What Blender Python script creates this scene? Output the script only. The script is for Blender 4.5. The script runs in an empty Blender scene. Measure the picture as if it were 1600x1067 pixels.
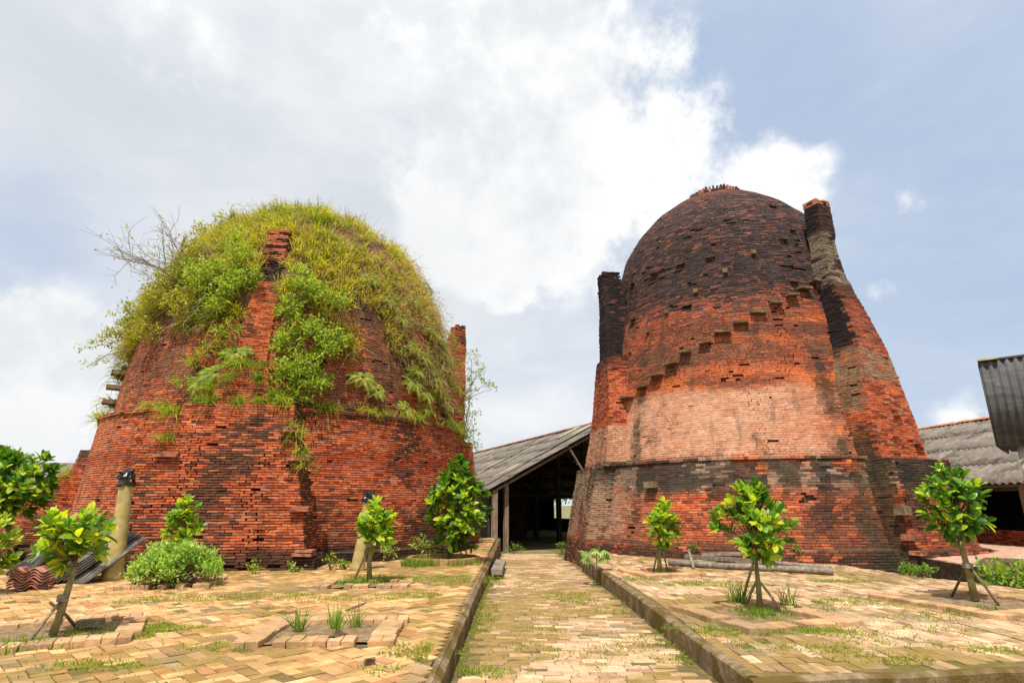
import bpy, math, random
import numpy as np
from mathutils import Vector, Matrix

rng = np.random.default_rng(11)
random.seed(11)
SC = bpy.context.scene
COL = SC.collection

# ------------------------------------------------------------------ camera
F_PX, W_PX, H_PX = 900.0, 1600.0, 1067.0
PITCH = math.radians(15.8)
CAM_Z = 1.85
TER = 0.25                       # height of the two paved terraces above the sunken path
cam_d = bpy.data.cameras.new("camera")
cam_d.sensor_width = 36.0
cam_d.lens = 36.0 * F_PX / W_PX
cam_d.clip_end = 3000.0
cam = bpy.data.objects.new("camera", cam_d)
COL.objects.link(cam)
cam.location = (0, 0, CAM_Z)
cam.rotation_euler = (math.radians(90) + PITCH, 0, 0)
SC.camera = cam

# ------------------------------------------------------------------ sun and sky
TO_SUN = Vector((-0.10, -0.42, 0.90)).normalized()
sun_d = bpy.data.lights.new("sun", 'SUN')
sun_d.energy = 4.8
sun_d.angle = math.radians(0.6)
sun_d.color = (1.0, 0.93, 0.82)
sun = bpy.data.objects.new("sun", sun_d)
COL.objects.link(sun)
sun.rotation_euler = TO_SUN.to_track_quat('Z', 'Y').to_euler()
SC.view_settings.view_transform = 'Standard'
SC.view_settings.look = 'None'
SC.view_settings.exposure = 0.30
SC.view_settings.gamma = 1.0
SC.view_settings.use_curve_mapping = False
SC.cycles.max_bounces = 6
SC.cycles.diffuse_bounces = 3
SC.cycles.transparent_max_bounces = 8


def px_ray(px, py):
    """Unit direction of the ray through a photograph pixel."""
    a = (px - W_PX / 2) / F_PX
    v = (py - H_PX / 2) / F_PX
    c, s = math.cos(PITCH), math.sin(PITCH)
    return Vector((a, c + s * v, s - c * v)).normalized()


def ground(px, py, z=TER):
    d = px_ray(px, py)
    t = (z - CAM_Z) / d.z
    return Vector((d.x * t, d.y * t, z))


def at_y(px, py, y):
    d = px_ray(px, py)
    t = y / d.y
    return Vector((d.x * t, y, CAM_Z + d.z * t))


def project(P):
    """(N,3) world points -> pixel x, y and depth."""
    P = np.asarray(P, float)
    c, s = math.cos(PITCH), math.sin(PITCH)
    zz = P[:, 2] - CAM_Z
    dep = P[:, 1] * c + zz * s
    up = -P[:, 1] * s + zz * c
    dep_s = np.where(dep < 0.1, 0.1, dep)
    return W_PX / 2 + F_PX * P[:, 0] / dep_s, H_PX / 2 - F_PX * up / dep_s, dep


world = bpy.data.worlds.new("World")
SC.world = world
world.use_nodes = True
nt = world.node_tree
nt.nodes.clear()


class G:
    """Small helper to write node graphs."""
    def __init__(self, tree):
        self.t = tree

    def n(self, typ, **kw):
        nd = self.t.nodes.new(typ)
        for k, v in kw.items():
            setattr(nd, k, v)
        return nd

    def put(self, sock, v):
        if hasattr(v, 'is_output'):
            self.t.links.new(v, sock)
        else:
            sock.default_value = v

    def math(self, op, a, b=0.0, c=None, clamp=False):
        nd = self.n('ShaderNodeMath', operation=op)
        nd.use_clamp = clamp
        self.put(nd.inputs[0], a)
        self.put(nd.inputs[1], b)
        if c is not None:
            self.put(nd.inputs[2], c)
        return nd.outputs[0]

    def vmath(self, op, a, b=(0, 0, 0), out=0):
        nd = self.n('ShaderNodeVectorMath', operation=op)
        self.put(nd.inputs[0], a)
        self.put(nd.inputs[1], b)
        return nd.outputs[out]

    def ss(self, x, lo, hi, a=0.0, b=1.0):
        nd = self.n('ShaderNodeMapRange', interpolation_type='SMOOTHSTEP')
        self.put(nd.inputs[0], x)
        self.put(nd.inputs[1], lo)
        self.put(nd.inputs[2], hi)
        self.put(nd.inputs[3], a)
        self.put(nd.inputs[4], b)
        return nd.outputs[0]

    def mix(self, f, a, b, mode='MIX'):
        nd = self.n('ShaderNodeMix', data_type='RGBA', blend_type=mode)
        nd.clamp_factor = True
        self.put(nd.inputs[0], f)
        self.put(nd.inputs[6], a if hasattr(a, 'is_output') else (*a, 1.0) if len(a) == 3 else a)
        self.put(nd.inputs[7], b if hasattr(b, 'is_output') else (*b, 1.0) if len(b) == 3 else b)
        return nd.outputs[2]

    def noise(self, vec, scale, detail=4.0, rough=0.55, dist=0.0, lac=2.0):
        nd = self.n('ShaderNodeTexNoise')
        if vec is not None:
            self.put(nd.inputs['Vector'], vec)
        nd.inputs['Scale'].default_value = scale
        nd.inputs['Detail'].default_value = detail
        nd.inputs['Roughness'].default_value = rough
        nd.inputs['Lacunarity'].default_value = lac
        nd.inputs['Distortion'].default_value = dist
        return nd.outputs[0]


g = G(nt)
out = g.n('ShaderNodeOutputWorld')
bg = g.n('ShaderNodeBackground')
bg.inputs[1].default_value = 0.086
sky = g.n('ShaderNodeTexSky')
sky.sky_type = 'NISHITA'
sky.sun_disc = False
sky.sun_elevation = math.asin(TO_SUN.z)
sky.sun_rotation = math.atan2(TO_SUN.x, TO_SUN.y)
sky.air_density = 1.0
sky.dust_density = 0.6
sky.ozone_density = 1.0
tc = g.n('ShaderNodeTexCoord').outputs['Generated']
dirn = g.vmath('NORMALIZE', tc)


def blob(px, py, k):
    """Soft lobe of cloud cover around one direction."""
    d = g.vmath('DOT_PRODUCT', dirn, tuple(px_ray(px, py)), out=1)
    return g.math('EXPONENT', g.math('MULTIPLY', g.math('SUBTRACT', d, 1.0), k))


def total(lst):
    s = None
    for w, b in lst:
        t = g.math('MULTIPLY', b, w)
        s = t if s is None else g.math('ADD', s, t)
    return s


# thin high veil: covers nearly everything, thinner towards the right of the view
stretch = g.vmath('MULTIPLY', dirn, (1.0, 1.0, 2.6))
n_veil = g.noise(stretch, 1.5, 7, 0.58, 0.35)
n_fine = g.noise(g.vmath('MULTIPLY', dirn, (1.0, 1.0, 2.2)), 4.0, 9, 0.60, 0.25)
n_cum = g.noise(dirn, 3.4, 12, 0.60, 0.15)
n_puff = g.noise(dirn, 9.0, 10, 0.62, 0.1)
n_big = g.noise(g.vmath('ADD', dirn, (3.1, 1.7, 0.4)), 2.6, 5, 0.55, 0.0)
open_sky = total([(0.58, blob(1560, 360, 10)), (0.26, blob(1330, 560, 12)), (0.30, blob(850, 610, 40)),
                  (0.62, blob(20, 440, 80)), (0.20, blob(940, 60, 30)), (0.25, blob(1200, 120, 20))])
veil = g.math('SUBTRACT', g.math('MULTIPLY_ADD', g.math('SUBTRACT', n_veil, 0.5), 1.5, 1.0), open_sky)
veil = g.ss(veil, 0.10, 1.0)
cov = total([(0.62, blob(800, 230, 34)), (0.62, blob(1000, 250, 95)), (0.38, blob(800, 50, 60)),
             (0.40, blob(700, 400, 90)), (0.75, blob(1215, 275, 420)), (0.85, blob(20, 575, 170)),
             (0.70, blob(95, 655, 280)), (0.50, blob(1385, 455, 1500)), (0.50, blob(795, 462, 1500)),
             (0.42, blob(250, 70, 220)), (0.45, blob(1420, 315, 2200)), (0.35, blob(1520, 640, 500))])
cum = g.math('ADD', cov, g.math('MULTIPLY', g.math('SUBTRACT', n_cum, 0.5), 2.3))
cum = g.math('ADD', cum, g.math('MULTIPLY', g.math('SUBTRACT', n_puff, 0.5), 0.8))
cum_m = g.math('MULTIPLY', g.ss(cum, 0.31, 0.66), g.ss(cov, 0.10, 0.34))
# brightness inside the clouds: thick bellies are grey, rims and tops white
shade = g.math('ADD', g.math('MULTIPLY', n_puff, 0.55), g.math('MULTIPLY', n_big, 0.75))
belly = total([(0.8, blob(90, 140, 90)), (0.8, blob(610, 440, 34)), (0.5, blob(330, 320, 30)), (0.8, blob(20, 700, 200)), (0.35, blob(880, 350, 120))])
cum_c = g.mix(g.ss(shade, 0.48, 0.76), (7.7, 7.95, 8.25), (10.6, 10.6, 10.5))
cum_c = g.mix(g.math('MULTIPLY', belly, 0.7, clamp=True), cum_c, (7.0, 7.25, 7.6))
veil_c = g.mix(g.ss(n_fine, 0.32, 0.68), (7.35, 7.75, 8.2), (9.3, 9.35, 9.4))
veil_c = g.mix(g.math('MULTIPLY', belly, 0.6, clamp=True), veil_c, (5.9, 6.35, 6.95))
sky_c = g.mix(0.88, sky.outputs[0], (4.75, 5.85, 7.7))
c1 = g.mix(g.math('MULTIPLY', veil, 0.95), sky_c, veil_c)
c2 = g.mix(cum_m, c1, cum_c)
nt.links.new(c2, bg.inputs[0])
nt.links.new(bg.outputs[0], out.inputs[0])


# ------------------------------------------------------------------ object helpers
def props(o, label=None, cat=None, group=None, kind=None):
    if label:
        o["label"] = label
    if cat:
        o["category"] = cat
    if group:
        o["group"] = group
    if kind:
        o["kind"] = kind
    return o


def empty(name, loc, label, cat, group=None):
    o = bpy.data.objects.new(name, None)
    COL.objects.link(o)
    o.location = loc
    o.empty_display_size = 0.2
    return props(o, label, cat, group)


def origin_of(parent):
    """World position of an (unrotated) chain of parents."""
    p = Vector((0, 0, 0))
    while parent is not None:
        p = p + parent.location
        parent = parent.parent
    return p


def link(name, me, parent=None, mat=None, smooth=False):
    """Link a mesh whose vertices are in world coordinates."""
    o = bpy.data.objects.new(name, me)
    if mat is not None:
        me.materials.append(mat)
    COL.objects.link(o)
    if parent is not None:
        o.parent = parent
        o.location = -origin_of(parent)
    if smooth:
        me.polygons.foreach_set('use_smooth', np.ones(len(me.polygons), dtype=bool))
    return o


def np_mesh(name, verts, faces, cols=None, flat=True):
    """verts (N,3); faces (M,k) with one k; cols (N,3) linear colours per vertex."""
    verts = np.ascontiguousarray(verts, dtype=np.float32)
    faces = np.ascontiguousarray(faces, dtype=np.int32)
    me = bpy.data.meshes.new(name)
    m, k = faces.shape
    me.vertices.add(len(verts))
    me.vertices.foreach_set('co', verts.ravel())
    me.loops.add(m * k)
    me.loops.foreach_set('vertex_index', faces.ravel())
    me.polygons.add(m)
    me.polygons.foreach_set('loop_start', np.arange(0, m * k, k, dtype=np.int32))
    me.update(calc_edges=True)
    if flat:
        me.polygons.foreach_set('use_smooth', np.zeros(m, dtype=bool))
    if cols is not None:
        at = me.color_attributes.new('Col', 'FLOAT_COLOR', 'POINT')
        c4 = np.ones((len(verts), 4), dtype=np.float32)
        c4[:, :3] = cols
        at.data.foreach_set('color', c4.ravel())
    return me


def py_mesh(name, verts, faces, cols=None):
    me = bpy.data.meshes.new(name)
    me.from_pydata([tuple(v) for v in verts], [], faces)
    me.update()
    if cols is not None:
        at = me.color_attributes.new('Col', 'FLOAT_COLOR', 'POINT')
        c4 = np.ones((len(verts), 4), dtype=np.float32)
        c4[:, :3] = cols
        at.data.foreach_set('color', c4.ravel())
    return me


class MB:
    """Collects boxes, tubes and strips into one mesh."""
    def __init__(self):
        self.v, self.f = [], []

    def add(self, vs, fs):
        b = len(self.v)
        self.v += [Vector(v) for v in vs]
        self.f += [tuple(i + b for i in f) for f in fs]

    def box(self, c, sx, sy, sz, rot=None, jit=0.0, bevel=0.0):
        c = Vector(c)
        vs = []
        for z in (-1, 1):
            for (x, y) in ((-1, -1), (1, -1), (1, 1), (-1, 1)):
                v = Vector((x * sx / 2, y * sy / 2, z * sz / 2))
                if jit:
                    v += Vector((random.uniform(-jit, jit), random.uniform(-jit, jit), random.uniform(-jit, jit)))
                if rot is not None:
                    v = rot @ v
                vs.append(c + v)
        self.add(vs, [(3, 2, 1, 0), (4, 5, 6, 7), (0, 1, 5, 4), (1, 2, 6, 5), (2, 3, 7, 6), (3, 0, 4, 7)])

    def tube(self, pts, radii, seg=8, cap=True, wob=0.0):
        pts = [Vector(p) for p in pts]
        n = len(pts)
        rings = []
        ref = Vector((0.31, 0.95, 0.05))
        for i, p in enumerate(pts):
            d = (pts[min(i + 1, n - 1)] - pts[max(i - 1, 0)]).normalized()
            r0 = ref if abs(d.dot(ref)) < 0.95 else Vector((1, 0, 0))
            u = d.cross(r0).normalized()
            w = d.cross(u)
            rings.append([p + (u * math.cos(a) + w * math.sin(a)) * radii[i] * (1 + wob * random.uniform(-1, 1))
                          for a in [2 * math.pi * k / seg for k in range(seg)]])
        vs = [v for r in rings for v in r]
        fs = []
        for i in range(n - 1):
            for k in range(seg):
                k2 = (k + 1) % seg
                fs.append((i * seg + k, i * seg + k2, (i + 1) * seg + k2, (i + 1) * seg + k))
        if cap:
            fs.append(tuple(reversed(range(seg))))
            fs.append(tuple((n - 1) * seg + k for k in range(seg)))
        self.add(vs, fs)

    def mesh(self, name):
        return py_mesh(name, self.v, self.f)

    def build(self, name, mat, parent=None, smooth=False, base=None):
        if base is not None:
            b = Vector(base)
            self.v = [v - b for v in self.v]
        o = link(name, self.mesh(name), parent, mat, smooth)
        if base is not None:
            o.location = b
        return o


# ------------------------------------------------------------------ numpy noise
def _hash(i, j, k):
    h = (i * 374761393 + j * 668265263 + k * 1274126177) & 0xFFFFFFFF
    h = ((h ^ (h >> 13)) * 1274126177) & 0xFFFFFFFF
    h = h ^ (h >> 16)
    return (h & 0xFFFF) / 65535.0


def vnoise(P):
    P = np.asarray(P, float)
    I = np.floor(P).astype(np.int64)
    f = P - I
    f = f * f * (3 - 2 * f)
    r = 0
    for dx in (0, 1):
        for dy in (0, 1):
            for dz in (0, 1):
                w = (f[:, 0] if dx else 1 - f[:, 0]) * (f[:, 1] if dy else 1 - f[:, 1]) * (f[:, 2] if dz else 1 - f[:, 2])
                r = r + w * _hash(I[:, 0] + dx, I[:, 1] + dy, I[:, 2] + dz)
    return r


def fbm(P, scale, octv=4, seed=0.0):
    P = np.asarray(P, float) * scale + seed * 17.3
    r, a, t = 0, 1.0, 0
    for o in range(octv):
        r = r + a * vnoise(P)
        t += a
        a *= 0.55
        P = P * 2.03 + 5.1
    return r / t


def sst(x, lo, hi):
    t = np.clip((x - lo) / (hi - lo), 0, 1)
    return t * t * (3 - 2 * t)


def cmix(a, b, t):
    a = np.asarray(a, float)
    b = np.asarray(b, float)
    t = np.asarray(t, float)
    return a * (1 - t[:, None]) + b * t[:, None]

# ------------------------------------------------------------------ materials
def new_mat(name):
    m = bpy.data.materials.new(name)
    m.use_nodes = True
    t = m.node_tree
    t.nodes.clear()
    q = G(t)
    o = q.n('ShaderNodeOutputMaterial')
    b = q.n('ShaderNodeBsdfPrincipled')
    t.links.new(b.outputs[0], o.inputs[0])
    b.inputs['Roughness'].default_value = 0.9
    b.inputs['Specular IOR Level'].default_value = 0.25
    return m, q, b, o


def bump(q, b, h, strength=0.4, dist=0.02):
    n = q.n('ShaderNodeBump')
    n.inputs['Strength'].default_value = strength
    n.inputs['Distance'].default_value = dist
    q.put(n.inputs['Height'], h)
    q.t.links.new(n.outputs[0], b.inputs['Normal'])


def mat_col(name, rough=0.9, n1=9.0, n2=55.0, amt=0.45, bstr=0.5, bdist=0.02, moss=None, spec=0.2, streak=0.0, soil=0.0):
    """Per-piece colour from the mesh, with grain, blotches and fine relief on top."""
    m, q, b, o = new_mat(name)
    at = q.n('ShaderNodeVertexColor', layer_name='Col').outputs[0]
    pos = q.n('ShaderNodeNewGeometry').outputs['Position']
    a = q.noise(pos, n1, 5, 0.6)
    c = q.noise(pos, n2, 3, 0.6)
    f = q.math('ADD', q.math('MULTIPLY', q.math('SUBTRACT', a, 0.5), amt * 2.4), q.math('MULTIPLY', q.math('SUBTRACT', c, 0.5), amt * 1.5))
    f = q.math('ADD', f, 1.0)
    mul = q.n('ShaderNodeVectorMath', operation='SCALE')
    q.put(mul.inputs[0], at)
    q.put(mul.inputs[3], f)
    col = mul.outputs[0]
    if moss:
        mc, sc, lo, hi, k = moss
        w = q.noise(pos, sc, 7, 0.62, 0.5)
        col = q.mix(q.math('MULTIPLY', q.ss(w, lo, hi), k), col, mc)
    if soil:
        s1_ = q.noise(pos, 3.2, 8, 0.68, 0.4)
        col = q.mix(q.math('MULTIPLY', q.ss(s1_, 0.50, 0.64), soil), col, (0.27, 0.185, 0.085))
        s2_ = q.noise(pos, 14.0, 5, 0.7)
        col = q.mix(q.math('MULTIPLY', q.ss(s2_, 0.56, 0.7), soil * 0.7), col, (0.12, 0.085, 0.04))
    if streak:
        st = q.noise(q.vmath('MULTIPLY', pos, (1.5, 1.5, 0.22)), 1.6, 6, 0.6, 0.3)
        col = q.mix(q.math('MULTIPLY', q.ss(st, 0.52, 0.72), streak), col, (0.055, 0.036, 0.024))
        du = q.noise(pos, 2.3, 6, 0.65)
        col = q.mix(q.math('MULTIPLY', q.ss(du, 0.5, 0.72), 0.45), col, q.mix(1.0, col, (1.35, 1.5, 1.6), 'MULTIPLY'))
    q.put(b.inputs['Base Color'], col)
    b.inputs['Roughness'].default_value = rough
    b.inputs['Specular IOR Level'].default_value = spec
    bump(q, b, q.math('ADD', a, q.math('MULTIPLY', c, 0.6)), bstr, bdist)
    return m


def mat_noise(name, c1, c2, scale=6.0, rough=0.9, c3=None, s3=1.2, lo3=0.5, hi3=0.62, bstr=0.4, bdist=0.02, stretch=None, spec=0.25, detail=6, space='obj', lo=0.35, hi=0.66):
    m, q, b, o = new_mat(name)
    if space == 'obj':
        pos = q.n('ShaderNodeTexCoord').outputs['Object']
    else:
        pos = q.n('ShaderNodeNewGeometry').outputs['Position']
    if stretch:
        pos = q.vmath('MULTIPLY', pos, stretch)
    a = q.noise(pos, scale, detail, 0.6)
    col = q.mix(q.ss(a, lo, hi), c1, c2)
    if c3:
        w = q.noise(pos, s3, 6, 0.62, 0.4)
        col = q.mix(q.ss(w, lo3, hi3), col, c3)
    fine = q.noise(pos, scale * 9, 3, 0.6)
    col = q.mix(q.math('MULTIPLY', q.ss(fine, 0.52, 0.75), 0.45), col, tuple(0.45 * x for x in c1))
    q.put(b.inputs['Base Color'], col)
    b.inputs['Roughness'].default_value = rough
    b.inputs['Specular IOR Level'].default_value = spec
    bump(q, b, q.math('ADD', a, q.math('MULTIPLY', fine, 0.5)), bstr, bdist)
    return m


def mat_leaf(name, ramp, rough=0.36, trans=0.5, use_col=False, spec=0.5):
    """Leaf: diffuse + gloss with light shining through; colour varies from leaf to leaf."""
    m, q, b, o = new_mat(name)
    if use_col:
        col = q.n('ShaderNodeVertexColor', layer_name='Col').outputs[0]
    else:
        r = q.n('ShaderNodeValToRGB')
        q.put(r.inputs[0], q.n('ShaderNodeObjectInfo').outputs['Random'])
        els = r.color_ramp.elements
        while len(els) < len(ramp):
            els.new(0.5)
        for e, (p, c) in zip(els, ramp):
            e.position = p
            e.color = (*c, 1)
        col = r.outputs[0]
        u = q.n('ShaderNodeTexCoord').outputs['Object']
        w = q.noise(u, 5.0, 2, 0.5)
        col = q.mix(q.math('MULTIPLY', q.ss(w, 0.4, 0.7), 0.35), col, (0.03, 0.09, 0.012))
    q.put(b.inputs['Base Color'], col)
    b.inputs['Roughness'].default_value = rough
    b.inputs['Specular IOR Level'].default_value = spec
    tr = q.n('ShaderNodeBsdfTranslucent')
    tc_ = q.mix(1.0, col, (1.5, 1.45, 0.6), 'MULTIPLY')
    q.put(tr.inputs[0], tc_)
    mx = q.n('ShaderNodeMixShader')
    mx.inputs[0].default_value = trans
    q.t.links.new(b.outputs[0], mx.inputs[1])
    q.t.links.new(tr.outputs[0], mx.inputs[2])
    q.t.links.new(mx.outputs[0], o.inputs[0])
    return m


M_BRICK = mat_col('kiln_brick', n1=5.0, n2=38.0, amt=0.42, bstr=0.7, bdist=0.03, moss=((0.035, 0.028, 0.02), 1.1, 0.60, 0.72, 0.7), streak=0.55)
M_PAVE = mat_col('paving_brick', n1=7.0, n2=60.0, amt=0.34, bstr=0.45, bdist=0.012, moss=((0.20, 0.145, 0.022), 1.7, 0.50, 0.64, 0.62), soil=0.45)
M_RIM = mat_col('edging_brick', n1=9.0, n2=70.0, amt=0.4, bstr=0.5, bdist=0.012, moss=((0.14, 0.11, 0.03), 3.0, 0.55, 0.7, 0.6), soil=0.5)
M_CORE = mat_noise('old_mortar', (0.045, 0.03, 0.022), (0.12, 0.075, 0.05), 7.0, bstr=0.6, space='w')
M_SOILJ = mat_noise('joint_soil', (0.10, 0.07, 0.03), (0.19, 0.135, 0.055), 5.0, c3=(0.12, 0.11, 0.022), s3=0.7, lo3=0.46, hi3=0.6, space='w')
M_SOIL = mat_noise('soil', (0.20, 0.125, 0.065), (0.36, 0.245, 0.145), 9.0, bstr=1.0, bdist=0.05, space='w')
M_GROUND = mat_noise('earth', (0.20, 0.15, 0.085), (0.30, 0.235, 0.14), 1.3, c3=(0.10, 0.14, 0.03), s3=0.35, lo3=0.44, hi3=0.58, space='w')
M_KERB = mat_noise('mossy_concrete', (0.15, 0.105, 0.055), (0.28, 0.205, 0.12), 7.0, c3=(0.11, 0.07, 0.014), s3=1.3, lo3=0.43, hi3=0.58, bstr=0.9, bdist=0.02, space='w')
M_SLAB = mat_noise('weathered_stone', (0.14, 0.10, 0.06), (0.27, 0.20, 0.115), 9.0, c3=(0.10, 0.095, 0.03), s3=3.0)
M_BARK = mat_noise('green_bark', (0.19, 0.155, 0.06), (0.30, 0.25, 0.11), 14.0, c3=(0.16, 0.17, 0.035), s3=4.0, stretch=(1, 1, 0.4))
M_TWIG = mat_noise('twig_bark', (0.11, 0.07, 0.04), (0.2, 0.14, 0.08), 14.0)
M_DRYTWIG = mat_noise('dry_twig', (0.16, 0.12, 0.085), (0.27, 0.21, 0.15), 12.0)
M_STAKE = mat_noise('stake_wood', (0.19, 0.135, 0.075), (0.33, 0.25, 0.15), 12.0, stretch=(1, 1, 0.3))
M_GREYWOOD = mat_noise('grey_wood', (0.16, 0.13, 0.10), (0.31, 0.26, 0.20), 11.0, c3=(0.11, 0.09, 0.07), s3=2.5, lo3=0.55, hi3=0.7)
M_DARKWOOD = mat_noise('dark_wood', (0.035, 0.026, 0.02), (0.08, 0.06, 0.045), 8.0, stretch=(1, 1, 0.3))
M_POST = mat_noise('old_post', (0.20, 0.145, 0.10), (0.33, 0.25, 0.18), 8.0, stretch=(1, 1, 0.35))
M_FIBRO = mat_noise('fibre_cement', (0.145, 0.125, 0.105), (0.225, 0.20, 0.17), 2.2, c3=(0.085, 0.07, 0.06), s3=1.4, lo3=0.5, hi3=0.68, space='w', bstr=0.25)
M_FIBRO2 = mat_noise('fibre_cement_new', (0.28, 0.24, 0.18), (0.36, 0.31, 0.24), 2.2, space='w', bstr=0.2)
M_OLDSHEET = mat_noise('grey_old_sheet', (0.10, 0.09, 0.078), (0.19, 0.17, 0.145), 3.0, c3=(0.05, 0.045, 0.04), s3=2.0, lo3=0.48, hi3=0.62, space='w', bstr=0.3)
M_DARKSHEET = mat_noise('dark_fibre_cement', (0.035, 0.035, 0.035), (0.10, 0.098, 0.095), 5.0, space='w', bstr=0.3)
M_CLAD = mat_noise('charred_cladding', (0.06, 0.06, 0.062), (0.115, 0.115, 0.118), 3.0, c3=(0.035, 0.035, 0.037), s3=3.0, lo3=0.52, hi3=0.68, stretch=(0.4, 0.4, 2.0), rough=0.75, space='w')
M_TERRA = mat_noise('terracotta', (0.48, 0.19, 0.10), (0.62, 0.29, 0.17), 6.0, c3=(0.30, 0.14, 0.09), s3=2.5, lo3=0.55, hi3=0.7, rough=0.8)
M_OLDTERRA = mat_noise('old_terracotta', (0.34, 0.13, 0.09), (0.48, 0.22, 0.16), 6.0, c3=(0.18, 0.09, 0.065), s3=2.5, rough=0.75)
M_REDBLK = mat_noise('old_red_brick', (0.30, 0.10, 0.055), (0.42, 0.17, 0.095), 9.0, c3=(0.13, 0.06, 0.04), s3=4.0)
M_STEP = mat_noise('brown_step', (0.13, 0.075, 0.045), (0.24, 0.15, 0.085), 9.0, c3=(0.10, 0.085, 0.03), s3=3.0)
M_BAG = mat_noise('black_plastic', (0.008, 0.008, 0.009), (0.014, 0.014, 0.016), 8.0, rough=0.28, spec=0.5, bstr=0.15)
M_PALM = mat_noise('palm_trunk', (0.34, 0.26, 0.09), (0.45, 0.36, 0.15), 5.0, c3=(0.30, 0.23, 0.09), s3=2.0, lo3=0.5, hi3=0.66, rough=0.7)
M_WHITE = mat_noise('cream_paint', (0.6, 0.55, 0.45), (0.75, 0.7, 0.6), 4.0)
M_TRIM = mat_noise('ochre_trim', (0.45, 0.36, 0.14), (0.6, 0.5, 0.25), 5.0)
M_CONC = mat_noise('grey_concrete', (0.30, 0.29, 0.27), (0.46, 0.45, 0.42), 5.0, c3=(0.2, 0.18, 0.15), s3=2.0)
M_TIE = mat_noise('red_tie', (0.35, 0.12, 0.10), (0.5, 0.22, 0.18), 8.0)

R_JACK = [(0.0, (0.063, 0.168, 0.019)), (0.28, (0.126, 0.280, 0.025)), (0.52, (0.267, 0.448, 0.029)), (0.78, (0.503, 0.629, 0.040)), (1.0, (0.700, 0.700, 0.047))]
R_JACKD = [(0.0, (0.041, 0.122, 0.022)), (0.4, (0.081, 0.227, 0.025)), (0.65, (0.201, 0.406, 0.031)), (0.85, (0.456, 0.650, 0.044)), (1.0, (0.700, 0.700, 0.055))]
M_LEAF = mat_leaf('jackfruit_leaf', R_JACK)
M_LEAFD = mat_leaf('jackfruit_leaf_dark', R_JACKD)
M_FOL = mat_leaf('foliage', None, rough=0.5, trans=0.42, use_col=True, spec=0.3)
M_GRASS = mat_leaf('grass_blade', None, rough=0.6, trans=0.45, use_col=True, spec=0.2)

# ------------------------------------------------------------------ bricks, many at once
_Q = np.array([[0, 1, 5, 4], [1, 2, 6, 5], [2, 3, 7, 6], [3, 0, 4, 7],
               [4, 5, 9, 8], [5, 6, 10, 9], [6, 7, 11, 10], [7, 4, 8, 11], [8, 9, 10, 11]])


class Bricks:
    """Chamfered bricks: centre C, half vectors U (length), V (height), W (towards the open face)."""
    def __init__(self):
        self.C, self.U, self.V, self.W, self.col, self.host = [], [], [], [], [], []

    def add(self, C, U, V, W, col, host=0):
        n = len(C)
        if n == 0:
            return
        self.C.append(np.asarray(C, float)); self.U.append(np.asarray(U, float)); self.V.append(np.asarray(V, float))
        self.W.append(np.asarray(W, float)); self.col.append(np.asarray(col, float)); self.host.append(np.full(n, host))

    def arrays(self):
        return [np.concatenate(x) for x in (self.C, self.U, self.V, self.W, self.col, self.host)]

    def build(self, hosts, mat, n_single=300, cham=0.10, jit=0.006, rest='brickwork', single='brick', blocked=None):
        C, U, V, W, col, host = self.arrays()
        n = len(C)
        lu = np.linalg.norm(U, axis=1, keepdims=True)
        lv = np.linalg.norm(V, axis=1, keepdims=True)
        lw = np.linalg.norm(W, axis=1, keepdims=True)
        ch = np.minimum(lv, lu) * cham * 2
        Uf, Vf = U * (1 - ch / lu), V * (1 - ch / lv)
        Wm = W * (1 - np.minimum(ch / lw, 0.5))
        P = np.empty((n, 12, 3))
        for k, (a, b) in enumerate(((-1, -1), (1, -1), (1, 1), (-1, 1))):
            P[:, k] = C + a * U + b * V - W
            P[:, 4 + k] = C + a * U + b * V + Wm
            P[:, 8 + k] = C + a * Uf + b * Vf + W
        j = rng.normal(0, jit, (n, 4, 3))
        P[:, 4:8] += j
        P[:, 8:12] += j + rng.normal(0, jit * 0.35, (n, 4, 3))
        cc = np.repeat(col[:, None, :], 12, 1)
        # the pieces that show largest become objects of their own
        x, y, d = project(C)
        Wn = W / lw
        view = np.array([0, 0, CAM_Z]) - C
        dist = np.linalg.norm(view, axis=1)
        cosv = (Wn * view).sum(1) / dist
        area = lu[:, 0] * lv[:, 0] * np.maximum(cosv, 0) / dist ** 2
        area[(x < 8) | (x > W_PX - 8) | (y < 8) | (y > H_PX - 6) | (d < 0.5)] = 0
        if blocked is not None:
            area[blocked(C, x, y)] = 0
        order = np.argsort(-area)[:n_single]
        order = order[area[order] > 0]
        chosen = np.zeros(n, bool)
        chosen[order] = True
        for i in order:
            me = np_mesh(single, P[i], _Q, cc[i])
            link(single, me, hosts[int(host[i])], mat)
        for h in np.unique(host):
            sel = np.where((host == h) & ~chosen)[0]
            if len(sel) == 0:
                continue
            F = (_Q[None] + (np.arange(len(sel)) * 12)[:, None, None]).reshape(-1, 4)
            me = np_mesh(rest, P[sel].reshape(-1, 3), F, cc[sel].reshape(-1, 3))
            o = link(rest, me, hosts[int(h)], mat)
            props(o, kind='stuff')


# ------------------------------------------------------------------ where the big things stand
def polar(az_deg, d):
    a = math.radians(az_deg)
    return np.array([d * math.sin(a), d * math.cos(a)])


KR = polar(21.45, 26.2)      # axis of the bare kiln
KL = polar(-20.4, 24.9)      # axis of the overgrown kiln

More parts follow.
